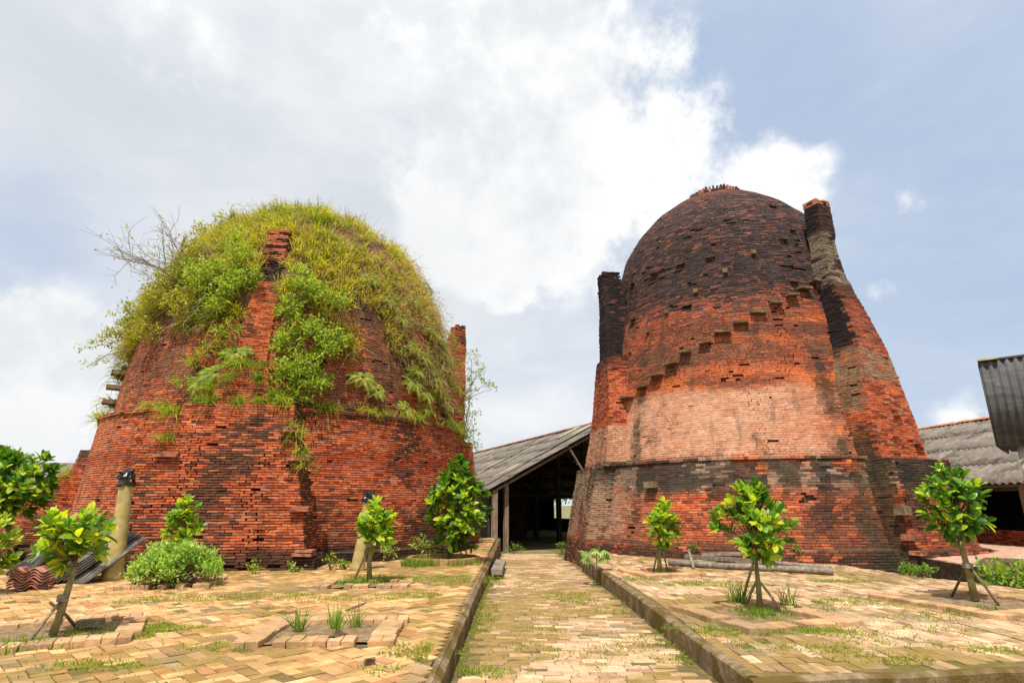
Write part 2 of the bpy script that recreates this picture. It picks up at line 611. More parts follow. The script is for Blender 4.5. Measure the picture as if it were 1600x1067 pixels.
# ------------------------------------------------------------------ the ground
gv, gf = [], []
N = 60
xs = np.concatenate([np.linspace(-600, -40, 12), np.linspace(-36, 36, 49), np.linspace(40, 600, 12)])
ys = np.concatenate([np.linspace(-200, -8, 8), np.linspace(-6, 60, 45), np.linspace(66, 1500, 20)])
GX, GY = np.meshgrid(xs, ys)
P = np.stack([GX.ravel(), GY.ravel(), np.zeros(GX.size)], 1)
amp = np.clip((np.hypot(P[:, 0], P[:, 1] - 18) - 20) / 60, 0, 1)
P[:, 2] = -0.62 + 0.12 * (fbm(P, 0.25, 3) - 0.5) * (0.3 + amp)
nx, ny = len(xs), len(ys)
idx = np.arange(nx * ny).reshape(ny, nx)
Fq = np.stack([idx[:-1, :-1], idx[:-1, 1:], idx[1:, 1:], idx[1:, :-1]], -1).reshape(-1, 4)
props(link('ground', np_mesh('ground', P, Fq), None, M_GROUND, True), kind='structure')


def path_z(y):
    return np.interp(y, [3.0, 12.0, 20.0, 30.0, 40.0], [0.03, -0.03, -0.18, -0.45, -0.45])


PX0, PX1 = -0.62, 2.24       # side faces of the sunken path


def slab(name, pts, z0, z1, mat, kind='structure'):
    """Flat polygon with vertical sides."""
    n = len(pts)
    vs = [(x, y, z1) for x, y in pts] + [(x, y, z0) for x, y in pts]
    fs = [tuple(range(n))] + [(i, n + i, n + (i + 1) % n, (i + 1) % n) for i in range(n)]
    return props(link(name, py_mesh(name, vs, fs), None, mat), kind=kind)


# sunken path bed (follows the gentle fall of the path)
yy = np.linspace(2.0, 30.4, 30)
vs = [(PX0 - 0.3, y, float(path_z(y)) - 0.013) for y in yy] + [(PX1 + 0.3, y, float(path_z(y)) - 0.013) for y in yy]
fs = [(i, 30 + i, 31 + i, i + 1) for i in range(29)]
path = props(link('path', py_mesh('path', vs, fs), None, M_SOILJ), kind='structure')
# lower forecourt right of the path in front of the right terrace
fore = slab('forecourt', [(PX1 + 0.02, 2.0), (12.0, 2.0), (12.0, 7.2), (PX1 + 0.02, 6.1)], -0.3, -0.02, M_SOILJ)

RT_FRONT = lambda x: 6.12 + (x - 2.3) * 0.14          # front edge of the right terrace
LT = [(-24, 2.0), (-0.85, 2.0), (-0.85, 30.5), (-6.0, 30.5), (-14.5, 16.8), (-24, 15.5)]
left_ter = slab('left_terrace', LT, -0.8, TER - 0.013, M_SOILJ)
RT = [(2.36, 6.25), (16.0, 6.25 + 13.5 * 0.14), (12.3, 11.2), (10.1, 12.25), (9.5, 14.3), (9.0, 17.6), (8.0, 20.0), (2.36, 22.5)]
right_ter = slab('right_terrace', RT, -0.8, TER - 0.013, M_SOILJ)


def in_poly(x, y, poly):
    ins = np.zeros(len(x), bool)
    n = len(poly)
    for i in range(n):
        x1, y1 = poly[i]
        x2, y2 = poly[(i + 1) % n]
        c = ((y1 > y) != (y2 > y)) & (x < (x2 - x1) * (y - y1) / (y2 - y1 + 1e-12) + x1)
        ins ^= c
    return ins


# ------------------------------------------------------------------ planting pits in the paving
def gxy(px, py):
    p = ground(px, py)
    return np.array([p.x, p.y])


# centre, half size (x, y), rotation of each square pit
PITS = {}


def pit_from(name, c, hx, hy, rot):
    PITS[name] = (np.array(c), hx, hy, math.radians(rot))


pit_from('a', gxy(75, 992), 1.05, 0.95, 28)
pit_from('b', gxy(514, 988), 0.92, 0.80, 3)
pit_from('c', gxy(572, 914), 0.95, 0.55, 2)
pit_from('d', gxy(1033, 896), 0.80, 0.75, 16)
pit_from('e', gxy(1186, 964), 0.92, 0.95, 17)
pit_from('f', gxy(1530, 944), 1.15, 1.10, 17)
pit_from('g', gxy(268, 912), 0.95, 0.75, 12)
ROUND = (gxy(693, 878), 1.05)


def in_pits(x, y, grow=0.0):
    r = np.hypot(x - ROUND[0][0], y - ROUND[0][1]) < ROUND[1] + grow
    for c, hx, hy, a in PITS.values():
        dx, dy = x - c[0], y - c[1]
        u = dx * math.cos(a) + dy * math.sin(a)
        v = -dx * math.sin(a) + dy * math.cos(a)
        r |= (np.abs(u) < hx + grow) & (np.abs(v) < hy + grow)
    return r


def pave_colors(P, warm):
    n = len(P)
    r = rng.random(n)
    a = np.array([0.44, 0.235, 0.09]) if warm else np.array([0.43, 0.26, 0.145])
    b = np.array([0.53, 0.335, 0.165]) if warm else np.array([0.52, 0.355, 0.23])
    d = np.array([0.33, 0.14, 0.065]) if warm else np.array([0.28, 0.165, 0.11])
    col = cmix(np.tile(a, (n, 1)), np.tile(b, (n, 1)), r)
    col = cmix(col, np.tile(d, (n, 1)), (rng.random(n) < 0.18) * 0.8)
    col *= 1.1 * rng.normal(1, 0.15, n)[:, None].clip(0.6, 1.4)
    m = sst(fbm(P, 0.55, 4, 1.0) + 0.25 * (rng.random(n) - 0.5), 0.47, 0.66)
    col = cmix(col, np.tile([0.21, 0.135, 0.035], (n, 1)), m * 0.85)
    gsp = sst(fbm(P, 0.9, 3, 4.0) + 0.3 * (rng.random(n) - 0.5), 0.56, 0.72)
    col = cmix(col, np.tile([0.175, 0.135, 0.09], (n, 1)), gsp * 0.6)
    return col


def lay(bricks, cx, cy, ang, L, Wd, z, tilt=0.006, dz=0.004, warm=True, th=0.03):
    n = len(cx)
    C = np.stack([cx, cy, z + rng.normal(0, dz, n)], 1)
    und = 0.024 * (fbm(np.stack([cx, cy, 0 * cx], 1), 0.5, 3, 7.0) - 0.5)
    C[:, 2] += und - th
    ang = ang + rng.normal(0, 0.012, n)
    ca, sa = np.cos(ang), np.sin(ang)
    tx, ty = rng.normal(0, tilt, n), rng.normal(0, tilt, n)
    U = np.stack([ca, sa, tx], 1) * (L / 2 * rng.normal(1, 0.01, n))[:, None]
    V = np.stack([-sa, ca, ty], 1) * (Wd / 2 * rng.normal(1, 0.015, n))[:, None]
    Wv = np.tile([0, 0, th], (n, 1)) - np.stack([tx * ca - ty * sa, tx * sa + ty * ca, 0 * tx], 1) * th
    bricks.add(C, U, V, Wv, pave_colors(C, warm))


# left terrace: herringbone at 45 degrees
u = 0.150
gi, gj = np.meshgrid(np.arange(-190, 190), np.arange(-190, 190))
gi, gj = gi.ravel(), gj.ravel()
br = Bricks()
for kind in (0, 3):
    s = (gi - gj) % 4 == kind
    i, j = gi[s].astype(float), gj[s].astype(float)
    lx, ly = (i + 1.0, j + 0.5) if kind == 0 else (i + 0.5, j + 1.0)
    lx, ly = lx * u, ly * u
    a0 = math.radians(45)
    X = lx * math.cos(a0) - ly * math.sin(a0) - 8
    Y = lx * math.sin(a0) + ly * math.cos(a0) + 10
    ok = in_poly(X, Y, LT) & (Y > 4.2) & (X < -0.84) & (np.abs(X) < 1.05 * Y + 1.5) & ~in_pits(X, Y, -0.02)
    ok &= np.hypot(X - KL[0], Y - KL[1]) > 6.9
    ok &= ~((rng.random(len(X)) < 0.012))
    lay(br, X[ok], Y[ok], np.full(ok.sum(), a0 + (0 if kind == 0 else math.pi / 2)), 2 * u - 0.010, u - 0.010, TER)
br.build([left_ter], M_PAVE, rest='brick_paving', jit=0.0025, cham=0.035)

# path: courses across the path
br = Bricks()
L, Wd = 0.30, 0.142
rows = np.arange(4.4, 30.0, Wd + 0.006)
X, Y = [], []
for k, y in enumerate(rows):
    off = rng.uniform(0, L)
    xx = np.arange(PX0 - L + off, PX1 + 0.05, L + 0.008)
    xx = xx[(xx - L / 2 > PX0 - 0.05) & (xx + L / 2 < PX1 + 0.06)]
    X.append(xx); Y.append(np.full(len(xx), y))
X, Y = np.concatenate(X), np.concatenate(Y)
X = X + 0.05 * np.sin(Y * 0.7)
ok = rng.random(len(X)) > 0.012
ok &= (X - L / 2 > PX0) & (X + L / 2 < PX1)
lay(br, X[ok], Y[ok], np.zeros(ok.sum()), L, Wd, path_z(Y[ok]), warm=False)
br.build([path], M_PAVE, rest='brick_paving', jit=0.0025, cham=0.035)

# right terrace: courses parallel to the path
br = Bricks()
cols_ = np.arange(2.50, 16, Wd + 0.006)
X, Y = [], []
for k, x in enumerate(cols_):
    off = rng.uniform(0, L)
    y2 = np.arange(RT_FRONT(x) + 0.24 + off, 22.5, L + 0.008)
    X.append(np.full(len(y2), x)); Y.append(y2)
X, Y = np.concatenate(X), np.concatenate(Y)
X = X + 0.06 * np.sin(Y * 0.6 + 1) - 0.10 * (Y - 7) * 0
ok = in_poly(X, Y, RT) & (np.abs(X) < 1.05 * Y + 1.5) & ~in_pits(X, Y, -0.02) & (rng.random(len(X)) > 0.01)
ok &= np.hypot(X - KR[0], Y - KR[1]) > 7.0
lay(br, X[ok], Y[ok], np.full(ok.sum(), math.pi / 2), L, Wd, TER, warm=False)
br.build([right_ter], M_PAVE, rest='brick_paving', jit=0.0025, cham=0.035)

# forecourt: sparse sunk bricks among the grass
br = Bricks()
X, Y = np.meshgrid(np.arange(2.6, 10, L + 0.01), np.arange(4.2, 7.0, Wd + 0.006))
X = X + (np.arange(X.shape[0]) % 2)[:, None] * L / 2
X, Y = X.ravel(), Y.ravel()
ok = (Y < RT_FRONT(X) - 0.16) & (fbm(np.stack([X, Y, 0 * X], 1), 0.9, 3, 2.0) > 0.42)
lay(br, X[ok], Y[ok], np.zeros(ok.sum()), L, Wd, 0.0, warm=False)
br.build([fore], M_PAVE, rest='brick_paving', jit=0.0025, cham=0.035)


# ------------------------------------------------------------------ kerbs: uneven mortar-covered edging
def kerb(name, line, width, ztop, zbot, label, rough=0.02, round_=0.05):
    """line: list of (x, y); section: flat-ish top with rounded shoulders, uneven along its length."""
    pts = []
    for (x1, y1), (x2, y2) in zip(line[:-1], line[1:]):
        n = max(2, int(math.hypot(x2 - x1, y2 - y1) / 0.12))
        for k in range(n):
            t = k / n
            pts.append((x1 + (x2 - x1) * t, y1 + (y2 - y1) * t))
    pts.append(line[-1])
    pts = np.array(pts)
    d = np.gradient(pts, axis=0)
    d /= np.linalg.norm(d, axis=1, keepdims=True)
    nrm = np.stack([-d[:, 1], d[:, 0]], 1)
    prof = [(-0.5, 'b'), (-0.5, -round_), (-0.5 + round_ / width, -0.006), (-0.15, 0.004), (0.15, 0.004), (0.5 - round_ / width, -0.006), (0.5, -round_), (0.5, 'b')]
    V = []
    for i in range(len(pts)):
        for k, (a, h) in enumerate(prof):
            p = pts[i] + nrm[i] * a * width
            zt = ztop(pts[i][1]) if callable(ztop) else ztop
            z = zbot if h == 'b' else zt + h
            V.append((p[0], p[1], z))
    V = np.array(V)
    nz = np.stack([fbm(V, 1.3, 5, s) - 0.5 for s in (1, 2, 3)], 1)
    V += nz * rough * 4 * np.array([1, 1, 0.8])
    m = len(prof)
    F = []
    for i in range(len(pts) - 1):
        for k in range(m - 1):
            F.append((i * m + k, (i + 1) * m + k, (i + 1) * m + k + 1, i * m + k + 1))
    for e in (0, (len(pts) - 1) * m):
        q = [e + k for k in range(m)]
        F += [(q[0], q[1], q[6], q[7]), (q[1], q[2], q[5], q[6]), (q[2], q[3], q[4], q[5])]
    o = link(name, np_mesh(name, V, np.array(F)[:, ::-1]), None, M_KERB, False)
    return props(o, label, 'kerb')


kerb('kerb', [(-0.78, 3.5), (-0.77, 12.0), (-0.70, 20.0), (-0.64, 29.6)], 0.17, lambda y: TER + 0.012 + np.interp(y, [18, 29], [0, 0.03]), -0.8,
     'mossy rounded mortar kerb along the left side of the sunken path', rough=0.014, round_=0.06)
kerb('kerb', [(2.32, 6.2), (2.31, 12.0), (2.32, 19.8)], 0.15, TER + 0.02, -0.8,
     'low mossy brick kerb along the right side of the sunken path', rough=0.010, round_=0.025)
kerb('kerb', [(2.26, 6.12), (5.4, RT_FRONT(5.4)), (12.0, RT_FRONT(12.0))], 0.16, TER + 0.012, -0.3,
     'cracked mortar edge of the right terrace facing the camera', rough=0.016, round_=0.025)

# ------------------------------------------------------------------ kilns
COURSE, BL = 0.063, 0.255


def kdir(K):
    d = -K / np.linalg.norm(K)            # towards the camera
    return d, np.array([-d[1], d[0]])     # and to the right as the camera sees it


class Kiln:
    """phi is measured around the axis from the direction of the camera, positive to the right."""
    def __init__(self, K, label, segs, grow=1.0, smooth=None, cracks=()):
        up_ = lambda z: CAM_Z + (z - CAM_Z) * grow if z > 0.7 else z
        segs = [[(r_ * grow, up_(z_)) for r_, z_ in s_] for s_ in segs]
        self.grow, self.up_, self.smooth, self.cracks = grow, up_, smooth, cracks
        self.course, self.bl = COURSE * grow, BL * grow
        self.K = K
        self.c, self.r = kdir(K)
        self.o = empty('brick_kiln', (K[0], K[1], 0), label, 'kiln')
        self.segs = segs
        self.butts = []
        self.gap = (0.003, 0.0075)
        self.hosts = []
        self.br = Bricks()

    def dn(self, z):
        """Height back in the drawing's scale, for the colour bands."""
        z = np.asarray(z, float)
        return np.where(z > 0.7, CAM_Z + (z - CAM_Z) / self.grow, z)

    def pos(self, phi, rho, z):
        phi = np.radians(np.asarray(phi, float))
        rho = np.asarray(rho, float)
        x = self.K[0] + rho * (np.cos(phi) * self.c[0] + np.sin(phi) * self.r[0])
        y = self.K[1] + rho * (np.cos(phi) * self.c[1] + np.sin(phi) * self.r[1])
        return np.stack([x, y, np.broadcast_to(np.asarray(z, float), x.shape)], -1)

    def radial(self, phi):
        phi = np.radians(np.asarray(phi, float))
        return np.stack([np.cos(phi) * self.c[0] + np.sin(phi) * self.r[0], np.cos(phi) * self.c[1] + np.sin(phi) * self.r[1], 0 * phi], -1)

    def tang(self, phi):
        return self.radial(np.asarray(phi, float) + 90)

    def body_r(self, z):
        zs, rs = [], []
        for s in self.segs:
            for (r_, z_) in s:
                zs.append(z_); rs.append(r_)
        return np.interp(z, zs, rs)

    def in_butt(self, phi, rho, z, grow=-0.08):
        hit = np.zeros(len(phi), bool)
        for b in self.butts:
            dphi = np.radians(phi - b['phi'])
            t = rho * np.sin(dphi)
            a = rho * np.cos(dphi)
            lv = b['lv']
            hl = np.interp(z, lv[:, 0], lv[:, 3], right=-1)
            hr = np.interp(z, lv[:, 0], lv[:, 4], right=-1)
            ro = np.interp(z, lv[:, 0], lv[:, 2], right=-1)
            ri = np.interp(z, lv[:, 0], lv[:, 1], right=-1)
            hit |= (a > ri) & (a < ro + grow + 0.05) & (t > -hl - grow) & (t < hr + grow)
        return hit

    def wall(self, colorf, skip=None):
        core_v, ring = [], []
        NS = 96
        prev = None
        for s in self.segs:
            s = np.array(s, float)
            ds = np.hypot(np.diff(s[:, 0]), np.diff(s[:, 1]))
            S = np.concatenate([[0], np.cumsum(ds)])
            n = max(1, int(round(S[-1] / self.course)))
            for i in range(n):
                sm = (i + 0.5) * S[-1] / n
                r = np.interp(sm, S, s[:, 0])
                z = np.interp(sm, S, s[:, 1])
                e = 0.15
                dr = np.interp(min(sm + e, S[-1]), S, s[:, 0]) - np.interp(max(sm - e, 0), S, s[:, 0])
                dz = np.interp(min(sm + e, S[-1]), S, s[:, 1]) - np.interp(max(sm - e, 0), S, s[:, 1])
                ln = math.hypot(dr, dz)
                tr, tz = dr / ln, dz / ln                 # along the profile, upwards
                nr, nz = tz, -tr                          # outwards
                hh = S[-1] / n
                nb = max(3, int(round(2 * math.pi * r / self.bl)))
                ed = np.linspace(0, 360, nb + 1)[:-1] + rng.uniform(0, 360 / nb)
                ed = ed + rng.normal(0, 0.10, nb) * 360 / nb
                half = rng.random(nb) < 0.30              # some stretchers are two headers
                ed = np.sort(np.concatenate([ed, ed[half] + 180 / nb]) % 360)
                w = np.diff(np.concatenate([ed, [ed[0] + 360]]))
                phi = (ed + w / 2 + 180) % 360 - 180
                hl = np.radians(w / 2) * r - rng.uniform(0.003, 0.008, len(w))
                wob = 0.05 * (vnoise(np.stack([np.cos(np.radians(phi)) * 2.2 + 9, np.sin(np.radians(phi)) * 2.2 + 9, np.full(len(phi), z * 0.5)], 1)) - 0.5)
                zz = z + wob * abs(tz)
                sm_ = np.zeros(len(phi)) if self.smooth is None else self.smooth(phi, self.dn(zz), self.pos(phi, r, zz))
                hl += sm_ * 0.006
                for (p0_, za, zb, sd) in self.cracks:
                    if za < self.dn(z) < zb:
                        pc = p0_ + 9 * (vnoise(np.array([[z * 1.1, sd, 0.5]]))[0] - .5) + 3 * (vnoise(np.array([[z * 6, sd, 7.5]]))[0] - .5)
                        near_ = np.abs(phi - pc) * math.pi / 180 * r
                        hl = np.where(near_ < hl * .7, hl * rng.uniform(.8, .97, len(hl)), hl)
                depth = rng.normal(0, 0.005, len(phi)) * (1 - .6 * sm_)
                depth += np.where(rng.random(len(phi)) < 0.005, rng.uniform(0.01, 0.035, len(phi)), 0)
                bulge = 0.075 * (vnoise(np.stack([np.cos(np.radians(phi)) * 1.6 + 3, np.sin(np.radians(phi)) * 1.6 + 3, np.full(len(phi), z * 0.35)], 1)) - 0.5)
                depth += bulge
                rad, tan = self.radial(phi), self.tang(phi)
                up = np.array([0, 0, 1.0])
                Nrm = rad * nr + up * nz
                Tv = rad * tr + up * tz
                C = self.pos(phi, r, zz) + Nrm * (depth - 0.10)[:, None]
                keep = ~self.in_butt(phi, np.full(len(phi), r), np.full(len(phi), z))
                gone = fbm(np.stack([phi * 0.05 + 50, np.full(len(phi), z * 1.3), 0 * phi], 1), 1.2, 3, 3.0)
                keep &= ~((gone > 0.69 + .3 * sm_) & (rng.random(len(phi)) < 0.12))
                keep &= rng.random(len(phi)) > 0.003
                if skip is not None:
                    keep &= ~skip(phi, z)
                k = keep
                tw = rng.normal(0, 0.010, len(phi))
                U = tan * hl[:, None] + Tv * (hl * tw)[:, None]
                V = Tv * (hh / 2 - rng.uniform(self.gap[0], self.gap[1], len(phi)) * (1 - .95 * sm_))[:, None]
                W = Nrm * 0.10
                col = colorf(phi, self.dn(zz), C)
                self.br.add(C[k], U[k], V[k], W[k], col[k], 0)
            for (r_, z_) in s:
                core_v.append((max(r_ - 0.10, 0.02), z_))
        V = []
        ph = np.linspace(-180, 180, NS + 1)[:-1]
        for r_, z_ in core_v:
            V.append(self.pos(ph, np.full(NS, r_), z_))
        V = np.concatenate(V)
        F = []
        for i in range(len(core_v) - 1):
            for k in range(NS):
                F.append((i * NS + k, i * NS + (k + 1) % NS, (i + 1) * NS + (k + 1) % NS, (i + 1) * NS + k))
        me = np_mesh('wall', V, np.array(F))
        self.hosts.insert(0, link('wall', me, self.o, M_CORE, True))

    def buttress(self, phi, lv, colorf, name='chimney', top=True):
        """lv rows: z, rho_in, rho_out, half width left, half width right."""
        lv = np.array([(self.up_(q[0]), *(v * self.grow for v in q[1:])) for q in lv], float)
        self.butts.append(dict(phi=phi, lv=lv, colorf=colorf, name=name, top=top))

    def build_butts(self):
        for b in self.butts:
            lv, phi = b['lv'], b['phi']
            rad, tan = self.radial(phi), self.tang(phi)
            base = np.array([self.K[0], self.K[1], 0.0])
            up = np.array([0, 0, 1.0])
            host = len(self.hosts)
            rows = []
            z = lv[0, 0]
            first = True
            while z + self.course * 0.5 < lv[-1, 0]:
                zc = z + self.course / 2
                ri, ro, hl, hr = [np.interp(zc, lv[:, 0], lv[:, k]) for k in (1, 2, 3, 4)]
                wv = 0.05 * (vnoise(np.array([[zc * 1.1, phi, 3.0]]))[0] - 0.5)
                hl, hr, ro = hl + wv, hr + wv * 0.7, ro + wv
                faces = [(ro, -hl, hr, 'o'), (hr, ri, ro - 0.015, 'r'), (hl, ri, ro - 0.015, 'l')]
                if ri > self.body_r(zc) - 0.4 or zc > 9 * self.grow:
                    faces.append((ri, -hl + 0.015, hr - 0.015, 'i'))
                for off, a, e, kind in faces:
                    ln = e - a
                    if ln < 0.08:
                        continue
                    nb = max(1, int(round(ln / self.bl)))
                    ed = np.linspace(a, e, nb + 1)
                    if int(round(z / self.course)) % 2 == 0 and nb >= 1:
                        ed = np.concatenate([[a], (ed[:-1] + ed[1:]) / 2, [e]])
                    jm = rng.normal(0, 0.018, len(ed)); jm[0] = rng.normal(0, 0.012); jm[-1] = rng.normal(0, 0.012)
                    ed = ed + jm
                    m, hw = (ed[:-1] + ed[1:]) / 2, np.diff(ed) / 2 - rng.uniform(0.003, 0.009, len(ed) - 1)
                    if kind == 'o':
                        for (t0_, za, zb, sd) in b.get('cracks', ()):
                            if za < zc < zb:
                                tc_ = t0_ + 0.9 * (vnoise(np.array([[zc * 1.2, sd, .5]]))[0] - .5) + .3 * (vnoise(np.array([[zc * 6, sd, 4.5]]))[0] - .5)
                                hw = np.where(np.abs(m - tc_) < hw * .8, hw * rng.uniform(.72, .95, len(hw)), hw)
                    hw = np.maximum(hw, 0.02)
                    n = len(m)
                    if kind in 'oi':
                        s = 1 if kind == 'o' else -1
                        nrm, al = rad * s, tan
                        p = base + rad * (off - s * 0.09) + tan * m[:, None]
                    else:
                        s = 1 if kind == 'r' else -1
                        nrm, al = tan * s, rad
                        p = base + tan * s * (off - 0.09) + rad * m[:, None]
                    dd = rng.normal(0, 0.006, n) + np.where(rng.random(n) < 0.012, rng.uniform(0.02, 0.05, n), 0)
                    C = p + nrm * dd[:, None] + up * zc
                    W = np.tile(nrm * 0.09, (n, 1))
                    U = al * hw[:, None] + up * rng.normal(0, 0.004, n)[:, None]
                    V = np.tile(up, (n, 1)) * (self.course / 2 - rng.uniform(self.gap[0], self.gap[1], n))[:, None]
                    col = b['colorf'](np.full(n, phi), self.dn(C[:, 2]), C, kind)
                    keep = rng.random(n) > (0.006 if zc < lv[-1, 0] - 0.3 else 0.3)
                    # only what stands outside the round wall
                    if 'hole' in b and kind == 'o':
                        ta, tb_, za, zb = b['hole']
                        keep &= ~((m > ta) & (m < tb_) & (zc > za) & (zc < zb))
                    rho = np.hypot(C[:, 0] - self.K[0], C[:, 1] - self.K[1])
                    keep &= rho > self.body_r(zc) - 0.25
                    self.br.add(C[keep], U[keep], V[keep], W[keep], col[keep], host)
                z += self.course
            # treads on the horizontal ledges and the top
            for i in range(len(lv) - 1):
                pass
            V = []
            ins = 0.22 if 'hole' in b else 0.07
            for (zz, ri, ro, hl, hr) in lv:
                zt = zz - (0.05 if zz == lv[-1, 0] else 0)
                for rr, tt in ((ro - ins, -hl + ins), (ro - ins, hr - ins), (ri + ins, hr - ins), (ri + ins, -hl + ins)):
                    V.append(base + rad * rr + tan * tt + up * zt)
            F = []
            n = len(lv)
            for i in range(n - 1):
                for k in range(4):
                    F.append((i * 4 + k, i * 4 + (k + 1) % 4, (i + 1) * 4 + (k + 1) % 4, (i + 1) * 4 + k))
            F.append(((n - 1) * 4, (n - 1) * 4 + 1, (n - 1) * 4 + 2, (n - 1) * 4 + 3))
            o = link(b['name'], np_mesh(b['name'], np.array(V), np.array(F)), self.o, M_CORE)
            self.hosts.append(o)

    def hit(self, px, py, off=0.0):
        """First point of the round wall on the ray through a pixel: (phi, z)."""
        d = np.array(px_ray(px, py))
        t = np.arange(10, 42, 0.01)
        P = np.array([0, 0, CAM_Z]) + t[:, None] * d
        rho = np.hypot(P[:, 0] - self.K[0], P[:, 1] - self.K[1])
        inside = rho < self.body_r(P[:, 2]) + off
        if not inside.any():
            i = int(np.argmin(rho - self.body_r(P[:, 2])))
        else:
            i = int(np.argmax(inside))
        p = P[i]
        v = p[:2] - self.K
        phi = math.degrees(math.atan2(v @ self.r, v @ self.c))
        return phi, p[2], p

    def ledge(self, phi, z, w, h, out, mat, name, tilt=0.0, rho=None):
        """A slab or brick built into the wall and sticking out of it."""
        rad, tan = Vector(self.radial(phi)), Vector(self.tang(phi))
        r0 = self.body_r(z) if rho is None else rho
        c = Vector(self.pos(phi, r0 + out / 2 - 0.06, z))
        R = Matrix((tan, rad, Vector((0, 0, 1)))).transposed() @ Matrix.Rotation(tilt, 3, 'Y')
        m = MB()
        m.box(c, w, out + 0.12, h, R, jit=0.012)
        return m.build(name, mat, self.o)


def brick_base(n, dark=0.22, light=0.25):
    red = np.array([0.44, 0.082, 0.030])
    org = np.array([0.58, 0.150, 0.052])
    drk = np.array([0.17, 0.036, 0.020])
    r = rng.random(n)
    col = cmix(np.tile(red, (n, 1)), np.tile(org, (n, 1)), rng.random(n))
    col = cmix(col, np.tile(drk, (n, 1)), (r < dark) * rng.uniform(0.5, 1, n))
    col = cmix(col, np.tile([0.50, 0.185, 0.095], (n, 1)), (r > 1 - light) * rng.uniform(0.2, 0.9, n))
    col = cmix(col, np.tile([0.31, 0.17, 0.115], (n, 1)), 0.22 * rng.random(n))
    return col * rng.normal(1, 0.10, n).clip(0.7, 1.3)[:, None]


T3 = lambda c, n: np.tile(np.asarray(c, float), (n, 1))
SOOT = (0.021, 0.017, 0.019)


